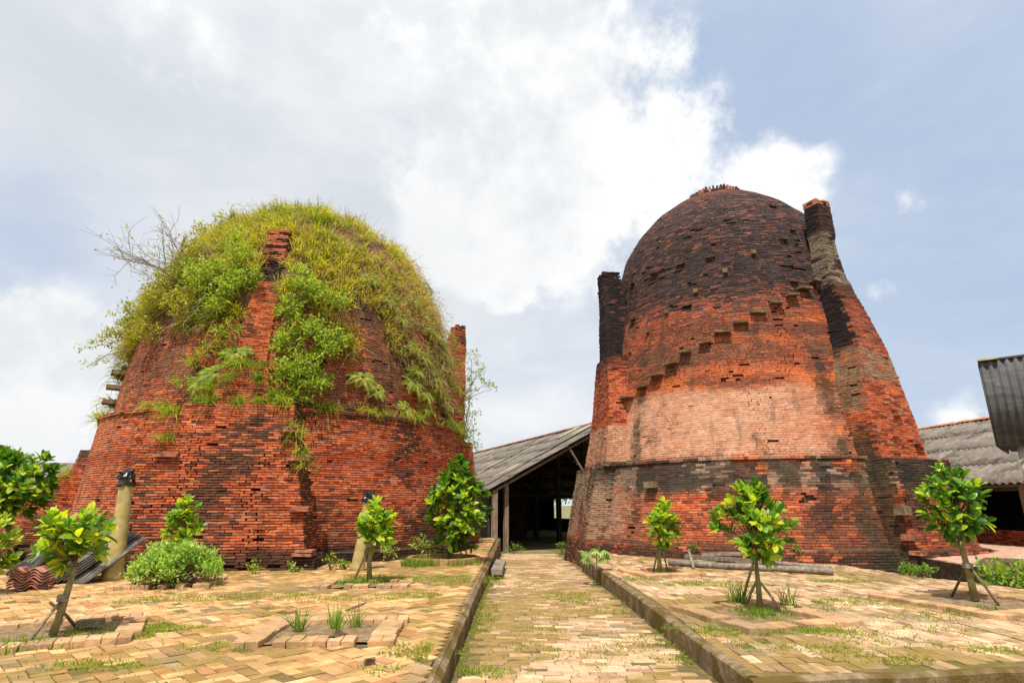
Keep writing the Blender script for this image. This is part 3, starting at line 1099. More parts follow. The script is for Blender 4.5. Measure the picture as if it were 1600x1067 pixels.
# ---- the bare kiln on the right
def col_right(phi, z, C, kind=None):
    n = len(phi)
    col = brick_base(n, 0.25, 0.15)
    f1, f2, f3 = fbm(C, 0.55, 4, 1), fbm(C, 1.3, 4, 2), fbm(C, 0.35, 3, 5)
    lat = C * np.array([0.5, 0.5, 2.6])
    band = fbm(lat, 0.8, 3, 6)
    rn = rng.random(n)
    # middle drum: saturated orange with brown bands
    mid = sst(z, 4.6, 5.2) * (1 - sst(z, 8.6, 9.3))
    col = cmix(col, T3((0.27, 0.075, 0.042), n) * rng.normal(1, .16, n).clip(.6, 1.4)[:, None], mid * 0.62)
    hot = np.exp(-((z - 5.25) / 0.28) ** 2) + 0.85 * np.exp(-((z - 7.0) / 0.32) ** 2) * sst(phi, -25, 5) + 0.6 * np.exp(-((z - 6.45) / 0.15) ** 2)
    col = cmix(col, T3((0.58, 0.155, 0.042), n), np.clip(mid * hot * sst(band + .3 * (rn - .5), 0.36, 0.54), 0, 1) * 0.85)
    col = cmix(col, T3((0.13, 0.055, 0.035), n), mid * sst(band + 0.25 * (rn - 0.5), 0.54, 0.40) * 0.0 + mid * sst(0.5 - band + 0.22 * (rn - 0.5), -0.02, 0.12) * 0.75)
    br2 = np.exp(-((z - 6.1) / 0.35) ** 2) + 0.7 * np.exp(-((z - 7.35) / 0.2) ** 2)
    col = cmix(col, T3((0.15, 0.075, 0.045), n), np.clip(mid * br2 * sst(f2 + 0.3 * (rn - 0.5), 0.35, 0.6), 0, 1) * 0.75)
    # dusty plaster band
    pl = sst(z, 3.0, 3.12) * (1 - sst(z + 0.5 * (f2 - 0.5), 4.75, 5.15)) * (1 - 0.75 * sst(phi + 30 * (f1 - .5), 12, 36))
    col = cmix(col, T3((0.52, 0.29, 0.185), n) * rng.normal(1, 0.05, n)[:, None], pl * np.clip(0.72 + 0.9 * (f2 - 0.35), 0, 0.95))
    # red under the plaster band on the right
    # old render with mould just below the ledge
    old = sst(z + .5 * (f1 - .5), 1.95, 2.45) * (1 - sst(z, 3.04, 3.1))
    col = cmix(col, T3((0.30, 0.22, 0.15), n), old * sst(f2, 0.42, 0.55) * 0.85)
    col = cmix(col, T3((0.035, 0.030, 0.024), n), old * sst(f1 + 0.2 * (rn - .5), 0.50, 0.60) * 0.9)
    left = (1 - sst(phi, -48, -22))
    grey = left * sst(z, 0.5, 0.9) * (1 - sst(z, 2.7, 2.95)) * sst(f1, 0.40, 0.52)
    col = cmix(col, T3((0.33, 0.225, 0.15), n), grey * 0.85)
    # lower drum: browner, damp at the foot
    low = (1 - sst(z, 1.2, 2.2))
    col = cmix(col, T3((0.17, 0.065, 0.038), n), low * sst(f2 + 0.35 * (rn - .5), 0.42, 0.58) * 0.75)
    damp = (1 - sst(z, 0.35, 0.95))
    col = cmix(col, T3((0.055, 0.040, 0.028), n), damp * sst(f1 + 0.4 * (rn - .5), 0.30, 0.52) * 0.9)
    drip = sst(fbm(C * np.array([1, 1, .25]), 1.4, 4, 9), 0.50, 0.60) * sst(z, .9, 1.6) * (1 - sst(z, 2.9, 3.0))
    col = cmix(col, T3((0.03, 0.026, 0.02), n), drip * 0.8)
    seam = np.exp(-((phi - 30) / 3.5) ** 2) * (1 - sst(z, 5.5, 6.5)) + np.exp(-((phi + 37) / 2.5) ** 2) * sst(z, 3.0, 3.2) * (1 - sst(z, 6.0, 7.0))
    col = cmix(col, T3((0.05, 0.042, 0.026), n), np.clip(seam, 0, 1) * sst(f2, .3, .5) * 0.85)
    # soot on the dome
    zs = z + 1.1 * (f1 - 0.5) + 0.9 * (rn - 0.5) + 0.4 * (f2 - .5)
    soot = sst(zs, 7.15, 8.1) * (1 - 0.25 * sst(z + 1.2 * (f3 - .5), 11.5, 12.8))
    soot = soot * np.where(rng.random(n) < 0.16, 0.62, 1.0)
    dk = cmix(T3((0.026, 0.021, 0.023), n), T3((0.075, 0.048, 0.045), n), rng.random(n))
    col = cmix(col, T3((0.24, 0.10, 0.07), n), np.clip(soot, 0, 1) * 0.8)
    col = cmix(col, dk, np.clip(soot, 0, 1) * 0.975)
    col = cmix(col, T3((0.36, 0.15, 0.09), n), sst(z, 12.0, 13.0) * (rng.random(n) < 0.3) * 0.5)
    return col


def col_right_chim(phi, z, C, kind):
    n = len(phi)
    col = brick_base(n, 0.3, 0.1)
    f1, f2 = fbm(C, 0.8, 4, 11), fbm(C, 1.7, 4, 12)
    rn = rng.random(n)
    if phi[0] > 0:
        base_ = col_right(np.full(n, 14.0), np.minimum(z, 2.9), C)
        col = np.where((z < 2.95)[:, None], base_, col)
        tan_ = sst(z, 4.9, 5.2) * (1 - sst(z, 5.9, 6.4))
        col = cmix(col, T3((0.27, 0.19, 0.12), n), tan_ * sst(f1, 0.38, 0.55) * 0.9)
        soot = sst(z + 0.5 * (f1 - .5) + 0.4 * (rn - .5), 5.9, 6.5)
        if kind in ('o', 'r'):
            soot = soot * (0.35 + 0.65 * sst(z, 7.0, 8.3)) * 0.9
            col = cmix(col, T3((0.16, 0.10, 0.07), n), sst(z, 5.5, 6.5) * 0.4 * (rng.random(n)))
        else:
            soot = sst(z + 0.6 * (f1 - .5) + 0.3 * (rn - .5), 5.6, 6.2)
            g_ = (1 - sst(z, 3.3, 4.2))
            col = cmix(col, T3((0.06, 0.05, 0.028), n), g_ * 0.85)
            col = cmix(col, T3((0.24, 0.17, 0.10), n), sst(z, 4.0, 4.4) * (1 - sst(z, 5.4, 5.8)) * 0.8)
        col = cmix(col, T3(SOOT, n), soot * 0.99)
        ash = sst(z, 7.9, 8.2) * (1 - sst(z, 9.6, 9.9))
        col = cmix(col, T3((0.28, 0.225, 0.16), n), ash * sst(f2 + 0.25 * (rn - .5), 0.42, 0.60) * 0.75)
        col = cmix(col, T3((0.50, 0.20, 0.11), n), (z > 10.72) * 0.9)
    else:
        base_ = col_right(np.full(n, -60.0), np.minimum(z, 4.2), C)
        col = np.where((z < 4.2)[:, None], base_, col)
        soot = sst(z + 0.8 * (f1 - .5) + 0.5 * (rn - .5), 5.4, 6.8)
        col = cmix(col, T3(SOOT, n), soot * 0.985)
        col = cmix(col, T3((0.36, 0.10, 0.06), n), sst(z, 7.6, 8.2) * (1 - sst(z, 8.9, 9.5)) * (rng.random(n) < 0.2) * 0.4)
    return col


SM_R = lambda phi, z, P: np.clip(sst(z, 3.12, 3.2) * (1 - sst(z + 0.5 * (fbm(P, 1.3, 4, 2) - 0.5), 4.7, 5.2)) * (1 - 0.8 * sst(phi, 14, 40)) * sst(fbm(P, 0.8, 3, 8), 0.30, 0.46) + (1 - sst(phi, -50, -25)) * sst(z, .8, 1.0) * (1 - sst(z, 2.7, 2.95)) * sst(fbm(P, .55, 4, 1), .42, .52) + sst(z, 2.1, 2.3) * (1 - sst(z, 2.9, 3.0)) * sst(fbm(P, 1.3, 4, 2), .45, .55), 0, 1)
kr = Kiln(KR, 'tall bare brick kiln with a soot blackened dome and slab steps, right of the path',
          [[(5.92, -0.8), (5.86, 0.62)],
           [(5.62, 0.62), (5.38, 1.8), (5.22, 2.95)],
           [(5.26, 2.95), (5.26, 3.04)],
           [(4.98, 3.04), (4.70, 4.4), (4.45, 5.6), (4.22, 6.8), (4.03, 7.9), (3.89, 9.0), (3.77, 9.8), (3.54, 10.6), (3.12, 11.3), (2.56, 11.95),
            (1.88, 12.5), (1.20, 12.88), (0.80, 13.05)],
           [(0.95, 13.05), (0.95, 13.14)]], grow=1.224, smooth=SM_R,
          cracks=((6, 3.3, 4.9, 1.0), (20, 5.2, 8.0, 3.0), (-22, 5.0, 7.2, 4.0)))
kr.buttress(45, [(-0.8, 4.5, 6.12, 1.25, 1.62), (0.6, 4.5, 6.07, 1.22, 1.57), (0.62, 4.5, 5.97, 1.18, 1.47), (2.95, 4.3, 5.80, 1.05, 1.22),
                 (3.0, 4.3, 5.50, 0.98, 0.92), (5.0, 4.0, 5.25, 0.85, 0.72), (6.0, 4.0, 5.12, 0.52, 0.58), (7.0, 3.9, 4.85, 0.38, 0.50),
                 (8.2, 3.9, 4.52, 0.35, 0.42), (8.3, 3.88, 4.46, 0.31, 0.35), (9.6, 3.9, 4.38, 0.28, 0.28), (9.65, 3.88, 4.41, 0.30, 0.30),
                 (10.9, 3.9, 4.39, 0.30, 0.30)], col_right_chim)
kr.buttress(-62, [(-0.8, 4.5, 6.0, 1.3, 1.7), (0.6, 4.5, 5.9, 1.2, 1.65), (2.95, 4.3, 5.5, 1.0, 1.65), (3.0, 4.3, 5.25, 0.9, 1.75), (5.0, 4.0, 4.95, 0.7, 1.35),
                  (6.6, 3.9, 4.80, 0.45, 0.95), (6.65, 3.8, 4.72, 0.40, 0.55), (8.5, 3.9, 4.68, 0.36, 0.40), (9.85, 4.05, 4.70, 0.34, 0.36)], col_right_chim)
kr.wall(col_right)
kr.build_butts()
kr.br.build(kr.hosts, M_BRICK, jit=0.003, blocked=lambda C, x, y: (y > 905))
# slab stairs winding round the drum, and single bricks left sticking out
for (x, y) in ((1271, 441), (1254, 452), (1235, 463), (1211, 475), (1184, 489), (1157, 505), (1129, 520), (1102, 536), (1072, 551),
               (1051, 569), (1027, 587), (1004, 604), (984, 621)):
    ph, z, p = kr.hit(x, y)
    kr.ledge(ph, z, random.uniform(.40, .58), random.uniform(.05, .075), random.uniform(.18, .30), M_STEP, 'step_slab', tilt=random.uniform(-0.10, 0.10))
for (x, y, w) in ((1176, 395, .16), (1133, 424, .16), (1088, 455, .16), (1043, 487, .16), (1013, 517, .16), (985, 549, .16),
                  (1022, 427, .35), (989, 443, .3), (990, 499, .3), (1064, 413, .35), (1074, 477, .35), (1110, 402, .35), (1223, 374, .3),
                  (1238, 360, .25), (1240, 440, .3), (1207, 323, .3)):
    ph, z, p = kr.hit(x, y)
    kr.ledge(ph, z, w * 1.0, 0.16 if w < .2 else 0.07, 0.12, M_STEP if w < .2 else M_CORE, 'jutting_brick')
kr.ledge(*kr.hit(1020, 757)[:2], 0.42, 0.2, 0.24, M_SLAB, 'jutting_brick')
for (x, y, w, h) in ((1407, 797, .34, .24), (1384, 840, .32, .15), (1392, 866, .26, .11), (1431, 690, .34, .16), (1399, 646, .3, .14)):
    # blocks standing proud of the right-hand buttress
    d = np.array(px_ray(x, y))
    rad, tan = kr.radial(45), kr.tang(45)
    lv = kr.butts[0]['lv']
    best = None
    for t in np.arange(12, 34, 0.02):
        p = np.array([0, 0, CAM_Z]) + d * t
        v = p[:2] - KR
        a = v @ rad[:2]
        if a < np.interp(p[2], lv[:, 0], lv[:, 2]):
            best = p
            break
    if best is not None:
        v = best[:2] - KR
        tt = float(np.clip(v @ tan[:2], -1.4, 1.2))
        rr = float(np.interp(best[2], lv[:, 0], lv[:, 2]))
        m = MB()
        R = Matrix((Vector(tan), Vector(rad), Vector((0, 0, 1)))).transposed()
        m.box(Vector(np.array([KR[0], KR[1], best[2]]) + rad * (rr + 0.02) + tan * tt), w, 0.3, h, R, jit=0.02)
        m.build('jutting_block', M_SLAB if h > .2 else M_REDBLK, kr.o)
# broken collar of upright bricks round the vent at the top
m_idx = 0
for k in range(46):
    ph = k * 360 / 46
    if random.random() < 0.12:
        continue
    rad, tan = Vector(kr.radial(ph)), Vector(kr.tang(ph))
    m = MB()
    R = Matrix((tan, rad, Vector((0, 0, 1)))).transposed() @ Matrix.Rotation(random.uniform(-.12, .12), 3, 'Y')
    m.box(Vector(kr.pos(ph, 0.91 * kr.grow, kr.up_(13.1) + random.uniform(0.02, 0.10))), 0.085, 0.2, 0.24, R, jit=0.01)
    m.build('collar_brick', M_OLDTERRA if random.random() < .4 else M_CORE, kr.o)


# ---- the overgrown kiln on the left
def col_left(phi, z, C, kind=None):
    n = len(phi)
    col = brick_base(n, 0.22, 0.2)
    f1, f2 = fbm(C, 0.55, 4, 21), fbm(C, 1.3, 4, 22)
    rn = rng.random(n)
    pale = (1 - sst(phi, -62, -38))
    col = cmix(col, T3((0.55, 0.20, 0.10), n) * rng.normal(1, .07, n)[:, None], pale * (z < 5.4) * sst(f2, 0.3, 0.5) * 0.75)
    dark = sst(f1 + 0.22 * (rn - .5), 0.52, 0.62) * (1 - 0.7 * pale)
    col = cmix(col, T3((0.075, 0.045, 0.030), n), dark * 0.85)
    redb = np.exp(-((z - 3.05) / 0.22) ** 2)
    col = cmix(col, T3((0.34, 0.060, 0.025), n), redb * 0.6)
    low = (1 - sst(z, 0.5, 1.9)) * sst(phi, -8, 8)
    col = cmix(col, T3((0.07, 0.045, 0.030), n), np.clip(low * sst(f2 + 0.5 * (rn - .5), 0.28, 0.55), 0, 1) * 0.85)
    foot = 1 - sst(z + .5 * (f2 - .5), 0.45, 0.95)
    col = cmix(col, T3((0.035, 0.028, 0.02), n), foot * 0.88)
    upper = sst(z, 4.2, 4.4)
    col = cmix(col, T3((0.24, 0.105, 0.06), n), upper * sst(f2 + 0.3 * (rn - .5), 0.36, 0.56) * 0.75)
    top = sst(z + 1.2 * (f1 - .5), 6.6, 8.0)
    col = cmix(col, T3((0.17, 0.11, 0.07), n), top * 0.75)
    return col


def col_left_chim(phi, z, C, kind):
    n = len(phi)
    col = brick_base(n, 0.22, 0.25)
    f1 = fbm(C, 0.7, 4, 31)
    rn = rng.random(n)
    col = cmix(col, T3((0.08, 0.05, 0.033), n), sst(f1 + 0.22 * (rn - .5), 0.54, 0.64) * 0.85)
    if -40 < phi[0] < 40:
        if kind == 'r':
            col = cmix(col, T3((0.06, 0.045, 0.03), n), (z < 4.3) * sst(f1 + .4 * (rn - .5), .25, .5) * 0.8)  # dark mossy stain on the right face, with its shade painted into the colour
        col = cmix(col, T3((0.035, 0.028, 0.02), n), (1 - sst(z + .5 * (f1 - .5), 0.45, 0.9)) * 0.88)

        row = np.floor((CAM_Z + (z - CAM_Z) * 1.107) / (COURSE * 1.107))
        burnt = ((row % 4) < 2) & (rn < 0.85)
        s = sst(z, 8.2, 8.4) * (1 - sst(z, 9.0, 9.2)) * (rn < 0.92)
        s = np.maximum(s, sst(z, 9.0, 9.1) * burnt)
        col = cmix(col, T3((0.018, 0.014, 0.015), n), s * 0.97)
        col = cmix(col, T3((0.45, 0.13, 0.07), n), (z > 9.1) * (~burnt) * 0.6)
    return col


CRK_L = ((2, .4, 4.2, 1.0), (30, 1.0, 4.0, 2.0), (-40, 1.2, 4.2, 3.0), (52, .8, 3.5, 4.0))
kl = Kiln(KL, 'brick kiln whose dome is overgrown with grass, ferns and shrubs, left of the path',
          [[(6.42, -0.8), (6.40, 0.55)],
           [(6.22, 0.55), (6.14, 1.8), (6.02, 3.0), (5.92, 4.25)],
           [(5.98, 4.25), (5.98, 4.36)],
           [(5.62, 4.36), (5.56, 5.4), (5.42, 6.4), (5.2, 7.6), (4.84, 8.8), (4.30, 9.9), (3.55, 10.9), (2.60, 11.75), (1.50, 12.4), (0.6, 12.75), (0.12, 12.85)]], cracks=CRK_L, grow=1.107)
kl.gap = (0.006, 0.0125)
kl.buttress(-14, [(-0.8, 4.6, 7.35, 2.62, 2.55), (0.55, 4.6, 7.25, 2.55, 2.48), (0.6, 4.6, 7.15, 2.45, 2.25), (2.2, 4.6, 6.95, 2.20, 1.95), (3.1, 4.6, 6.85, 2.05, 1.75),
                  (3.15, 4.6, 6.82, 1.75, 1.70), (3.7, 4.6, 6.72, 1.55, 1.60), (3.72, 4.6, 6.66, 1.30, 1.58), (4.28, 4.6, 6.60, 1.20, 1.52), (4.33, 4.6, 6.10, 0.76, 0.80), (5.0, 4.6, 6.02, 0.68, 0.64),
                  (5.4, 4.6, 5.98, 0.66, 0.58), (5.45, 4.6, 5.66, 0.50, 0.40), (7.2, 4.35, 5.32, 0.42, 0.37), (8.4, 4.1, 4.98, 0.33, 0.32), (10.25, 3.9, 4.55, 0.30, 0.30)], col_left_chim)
kl.buttress(100, [(-0.8, 4.8, 7.0, 1.3, 1.3), (4.3, 4.8, 6.75, 0.8, 0.8), (4.35, 4.8, 6.62, 0.38, 0.38), (9.4, 6.12, 6.58, 0.32, 0.32)], col_left_chim)
kl.buttress(-104, [(-0.8, 4.8, 7.9, 1.6, 1.6), (1.6, 4.8, 7.65, 1.4, 1.4), (1.65, 4.8, 7.3, 1.3, 1.3), (2.7, 4.8, 7.15, 1.1, 1.1), (2.75, 4.8, 6.85, 1.0, 1.0),
                   (3.6, 4.8, 6.75, 0.8, 0.8), (3.65, 4.8, 6.45, 0.7, 0.7), (4.5, 4.8, 6.2, 0.5, 0.5)], col_left_chim, name='buttress')


kl.butts[0]['cracks'] = ((1.1, .3, 3.4, 1.0), (-0.9, 1.6, 4.4, 2.0))
kl.butts[0]['hole'] = (-0.75, -0.25, 0.98, 1.32)


kl.wall(col_left)
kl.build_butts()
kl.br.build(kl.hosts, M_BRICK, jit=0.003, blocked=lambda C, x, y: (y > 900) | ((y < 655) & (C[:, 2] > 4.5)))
for (x, y, w) in ((168, 581, .45), (163, 604, .45), (160, 628, .45)):
    ph, z, p = kl.hit(x, y)
    kl.ledge(ph, z, w, 0.14, 0.38, M_SLAB, 'step_slab')
rad14, tan14 = kl.radial(-14), kl.tang(-14)
for (t, z, w, rr) in ((1.55, 3.62, .56, 6.76), (1.85, 2.92, .6, 6.80), (2.0, 1.72, .5, 6.92), (-1.25, 2.98, .6, 6.76), (-1.9, 1.35, .45, 6.95), (2.2, 0.62, .5, 7.1)):
    m = MB()
    R = Matrix((Vector(tan14), Vector(rad14), Vector((0, 0, 1)))).transposed()
    for q in range(2):
        m.box(Vector(np.array([KL[0], KL[1], kl.up_(z) + q * 0.075]) + rad14 * (rr * kl.grow - 0.02 * q) + tan14 * (t * kl.grow + .05 * q)), w - .08 * q, 0.55, 0.065, R, jit=0.012)
    m.build('ledge_slab', M_REDBLK, kl.o)

# ------------------------------------------------------------------ corrugated sheets
def sheet_mesh(name, width, length, pitch=0.18, amp=0.036, th=0.008, per=8):
    n = int(round(width / pitch)) * per
    xs = np.linspace(0, width, n + 1)
    zs = amp * np.sin(xs / pitch * 2 * math.pi)
    V = []
    for dz in (th / 2, -th / 2):
        for y in (0, length):
            V += [(x, y, z + dz) for x, z in zip(xs, zs)]
    m = n + 1
    F = []
    for k in range(n):
        F.append((k, k + 1, m + k + 1, m + k))
        F.append((2 * m + k + 1, 2 * m + k, 3 * m + k, 3 * m + k + 1))
        F.append((2 * m + k, 2 * m + k + 1, k + 1, k))
        F.append((m + k, m + k + 1, 3 * m + k + 1, 3 * m + k))
    F.append((0, m, 3 * m, 2 * m))
    F.append((m + n, n, 2 * m + n, 3 * m + n))
    me = py_mesh(name, V, F)
    me.polygons.foreach_set('use_smooth', np.ones(len(me.polygons), dtype=bool))
    return me


def place(me, name, parent, o, ex, ey, ez, mat=None):
    ob = bpy.data.objects.new(name, me)
    COL.objects.link(ob)
    Mx = Matrix(((ex.x, ey.x, ez.x, o.x), (ex.y, ey.y, ez.y, o.y), (ex.z, ey.z, ez.z, o.z), (0, 0, 0, 1)))
    if parent is not None:
        ob.parent = parent
        Mx = Matrix.Translation(-origin_of(parent)) @ Mx
    ob.matrix_local = Mx
    return ob


def tile_mesh(name, length, r, th=0.02, seg=8):
    V, F = [], []
    for y in (0, length):
        rr = r * (1.0 if y == 0 else 0.86)
        for q in (rr, rr - th):
            V += [(q * math.cos(a), y, q * math.sin(a) * 0.8) for a in np.linspace(0.1, math.pi - 0.1, seg + 1)]
    m = seg + 1
    for k in range(seg):
        F += [(k + 1, k, 2 * m + k, 2 * m + k + 1), (m + k, m + k + 1, 3 * m + k + 1, 3 * m + k), (k, k + 1, m + k + 1, m + k), (2 * m + k + 1, 2 * m + k, 3 * m + k, 3 * m + k + 1)]
    F += [(0, m, 3 * m, 2 * m), (m + seg, seg, 2 * m + seg, 3 * m + seg)]
    return py_mesh(name, V, F)


class Shed:
    """Gabled shed in a frame of its own: u up the slope, w along the eave, O a point of the eave."""
    def __init__(self, name, label, O, u, slope, width, w0, w1):
        self.O, self.slope, self.w0, self.w1, self.half = Vector(O), slope, w0, w1, width / 2
        self.u = Vector((u[0], u[1], 0)).normalized()
        self.w = Vector((-self.u.y, self.u.x, 0))
        self.o = empty(name, (O[0], O[1], 0), label, 'shed')

    def p(self, a, b, z):
        """a metres from the eave inwards, b metres along it."""
        q = self.O + self.u * a + self.w * b
        return Vector((q.x, q.y, z))

    def roof_z(self, a):
        return self.O.z + self.slope * (a if a < self.half else 2 * self.half - a)

    def roof(self, mats, rows, sw, seed, pitch=.18, amp=.03, rag=0.02, ridge_mat=None, rlen=0.42, rr=0.15, lift=()):
        rnd = random.Random(seed)
        m = MB()
        ang = math.atan(self.slope)
        sl = self.half / math.cos(ang)
        for side in (0, 1):
            for k in range(rows + 1):
                a = self.half * (k / rows) * 0.985 + 0.03
                a = a if side == 0 else 2 * self.half - a
                z = self.roof_z(a) - 0.09
                c = (self.p(a, self.w0, z) + self.p(a, self.w1, z)) / 2
                R = Matrix((self.w, self.u, Vector((0, 0, 1)))).transposed()
                m.box(c, self.w1 - self.w0 - 0.3, 0.07, 0.09, R)
        host = m.build('roof', M_DARKWOOD, self.o)
        ln = sl / rows + 0.14
        mes = []
        for mt in mats:
            me = sheet_mesh('roof_sheet', sw + 0.06, ln, pitch, amp)
            me.materials.append(mt)
            mes.append(me)
        ncol = int((self.w1 - self.w0) / sw)
        for side in (0, 1):
            for c in range(ncol):
                for r in range(rows):
                    b = self.w0 + c * sw
                    a0 = -0.22 + r * (self.half + 0.22) / rows
                    if side == 0:
                        us, ex = self.u, self.w
                        o = self.p(a0, b + sw + 0.03, 0)
                        ex = -self.w
                    else:
                        us, ex = -self.u, self.w
                        o = self.p(2 * self.half - a0, b - 0.03, 0)
                    o.z = self.O.z + self.slope * a0
                    tl = -0.026 / ln * 1.3
                    ey = (us * math.cos(ang + tl) + Vector((0, 0, math.sin(ang + tl)))).normalized()
                    ey = (ey + ex * rnd.gauss(0, rag * 0.6)).normalized()
                    ez = ex.cross(ey).normalized()
                    ex2 = ey.cross(ez)
                    o = o + ez * (0.03 + (c % 2) * 0.006 + rnd.uniform(0, 0.012) + (0.05 if c in lift else 0)) + us * rnd.gauss(0, rag)
                    mi = 0 if rnd.random() > 0.06 or len(mes) == 1 else 1
                    place(mes[mi], 'roof_sheet', host, o, ex2, ey, ez)
        if ridge_mat is not None:
            me = tile_mesh('ridge_tile', rlen + 0.06, rr)
            me.materials.append(ridge_mat)
            n = int((self.w1 - self.w0) / rlen)
            for k in range(n):
                o = self.p(self.half, self.w0 + k * rlen, self.O.z + self.slope * self.half + 0.02 + rnd.uniform(0, 0.02))
                ey = (self.w + Vector((0, 0, rnd.gauss(0, 0.03))) + self.u * rnd.gauss(0, 0.03)).normalized()
                ex = ey.cross(Vector((0, 0, 1))).normalized()
                place(me, 'ridge_tile', host, o, ex, ey, ex.cross(ey))
        return host

    def post(self, a, b, z0, r=0.11, mat=None, z1=None, square=True):
        z1 = self.roof_z(a) - 0.14 if z1 is None else z1
        m = MB()
        R = Matrix((self.w, self.u, Vector((0, 0, 1)))).transposed()
        if square:
            m.box(self.p(a, b, (z0 + z1) / 2), 2 * r, 2 * r, z1 - z0, R, jit=0.01)
        else:
            m.tube([self.p(a, b, z0), self.p(a + 0.02, b, (z0 + z1) / 2), self.p(a, b + .02, z1)], [r * 1.1, r, r * 0.9], 10)
        return m.build('post', mat or M_POST, self.o)

    def beam(self, p, q, r, mat=None, name='beam'):
        m = MB()
        m.tube([p, (p + q) / 2, q], [r, r, r], 6)
        return m.build(name, mat or M_DARKWOOD, self.o)

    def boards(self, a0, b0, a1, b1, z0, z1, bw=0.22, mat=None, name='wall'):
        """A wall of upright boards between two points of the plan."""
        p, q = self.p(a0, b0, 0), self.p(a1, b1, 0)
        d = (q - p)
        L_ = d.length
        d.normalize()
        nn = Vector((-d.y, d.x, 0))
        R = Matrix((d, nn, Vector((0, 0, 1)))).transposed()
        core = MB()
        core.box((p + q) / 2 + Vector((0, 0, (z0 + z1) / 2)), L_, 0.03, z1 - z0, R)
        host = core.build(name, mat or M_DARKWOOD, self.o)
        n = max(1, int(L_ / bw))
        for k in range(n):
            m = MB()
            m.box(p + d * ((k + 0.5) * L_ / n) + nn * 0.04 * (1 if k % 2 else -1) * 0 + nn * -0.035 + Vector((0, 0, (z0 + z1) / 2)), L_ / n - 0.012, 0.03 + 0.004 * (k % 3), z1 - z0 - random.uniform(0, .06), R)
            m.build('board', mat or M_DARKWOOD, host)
        return host


# ---- the long open shed between the kilns
s1 = Shed('open_shed', 'long open shed with grey corrugated roof sheets and dark interior, between the two kilns', (-1.055, 30.0, 2.57), (0.926, 0.378), 0.529, 15.0, 0.0, 26.1)
s1.roof([M_FIBRO, M_FIBRO2], 5, 0.9, 5, rag=0.03, ridge_mat=M_OLDTERRA, rlen=0.40, rr=0.17, lift=(2, 3, 4))
for b in (0.25, 3.8, 7.4, 11.0, 14.6, 18.2, 21.8, 25.6):
    s1.post(0.28, b, -0.65, 0.13)
    s1.post(7.5, b, -0.65, 0.14, M_DARKWOOD)
    s1.post(14.7, b, -0.65, 0.13, M_DARKWOOD)
    if b > 5:
        s1.beam(s1.p(0.1, b + 0.16, 2.42), s1.p(14.9, b + 0.16, 2.42), 0.075)
    s1.beam(s1.p(0.1, b + 0.05, s1.roof_z(0.1) - 0.2), s1.p(7.5, b + 0.05, s1.roof_z(7.5) - 0.2), 0.07, M_POST if b < 1 else M_DARKWOOD, 'rafter')
    s1.beam(s1.p(14.9, b + 0.05, s1.roof_z(14.9) - 0.2), s1.p(7.5, b + 0.05, s1.roof_z(7.5) - 0.2), 0.07, None, 'rafter')
s1.post(1.05, 0.6, -0.65, 0.11)
s1.beam(s1.p(4.6, 0.15, s1.roof_z(4.6) - 0.22), s1.p(6.5, 0.2, 2.0), 0.06, M_POST, 'brace')
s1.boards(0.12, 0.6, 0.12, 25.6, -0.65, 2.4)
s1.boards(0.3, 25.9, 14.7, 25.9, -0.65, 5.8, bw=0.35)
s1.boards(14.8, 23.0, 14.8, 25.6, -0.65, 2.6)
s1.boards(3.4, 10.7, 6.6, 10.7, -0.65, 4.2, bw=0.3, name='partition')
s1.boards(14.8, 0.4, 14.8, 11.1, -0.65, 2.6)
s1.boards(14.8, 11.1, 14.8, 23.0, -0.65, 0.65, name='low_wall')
m = MB()
R = Matrix((s1.w, s1.u, Vector((0, 0, 1)))).transposed()
m.box(s1.p(7.5, 13.1, -0.58), 26.6, 15.1, 0.2, R)
m.build('floor', M_GROUND, s1.o)

# ---- the shed on the right
s2 = Shed('tiled_shed', 'shed with weathered corrugated roof and orange ridge tiles beyond the bare kiln', (17.46, 22.44, 2.65), (0.9914, 0.131), 0.5, 12.7, -10.8, 16.2)
s2.roof([M_FIBRO], 4, 1.08, 9, pitch=.285, amp=.05, rag=0.012, ridge_mat=M_TERRA, rlen=0.46, rr=0.16)
for b in (-8.4, -5.1, -1.6, 2.2, 6.0, 9.8, 13.6):
    s2.post(0.30, b, 0.2, 0.15, square=False)
    s2.beam(s2.p(0.3, b, s2.roof_z(0.3) - 0.18), s2.p(6.3, b, s2.roof_z(6.3) - 0.2), 0.07, None, 'rafter')
s2.beam(s2.p(0.28, -10.8, 2.56), s2.p(0.28, 16, 2.56), 0.09, M_POST)
s2.boards(12.3, -10.6, 12.3, 16, 0.2, 2.6, bw=0.4)
s2.boards(0.4, 15.8, 12.3, 15.8, 0.2, 5.2, bw=0.4)
s2.boards(0.4, -10.6, 12.3, -10.6, 0.2, 5.2, bw=0.4)
# low brick parapet between the posts
br = Bricks()
mb = MB()
R = Matrix((s2.w, s2.u, Vector((0, 0, 1)))).transposed()
mb.box(s2.p(0.85, 2.5, 0.60), 26.0, 0.12, 0.62, R)
par = mb.build('parapet', M_CORE, s2.o)
rows = np.arange(0.46, 0.92, 0.075)
for k, z in enumerate(rows):
    b = np.arange(-6.0, 8.0, 0.26) + (k % 2) * 0.13
    C = np.array([s2.p(0.78, x, z) for x in b])
    n = len(b)
    C = C + rng.normal(0, 0.006, (n, 3))
    br.add(C, np.tile(np.array(s2.w) * 0.124, (n, 1)), np.tile([0, 0, 0.033], (n, 1)), np.tile(-np.array(s2.u) * 0.05, (n, 1)), brick_base(n) * 0.8)
br.build([par], M_BRICK, n_single=80)
slab_pts = [(11.75, 8.0), (11.05, 15.0), (11.4, 17.0), (13.6, 18.0), (15.6, 19.8), (17.2, 23.5), (17.0, 30), (32, 30), (32, 8.0)]
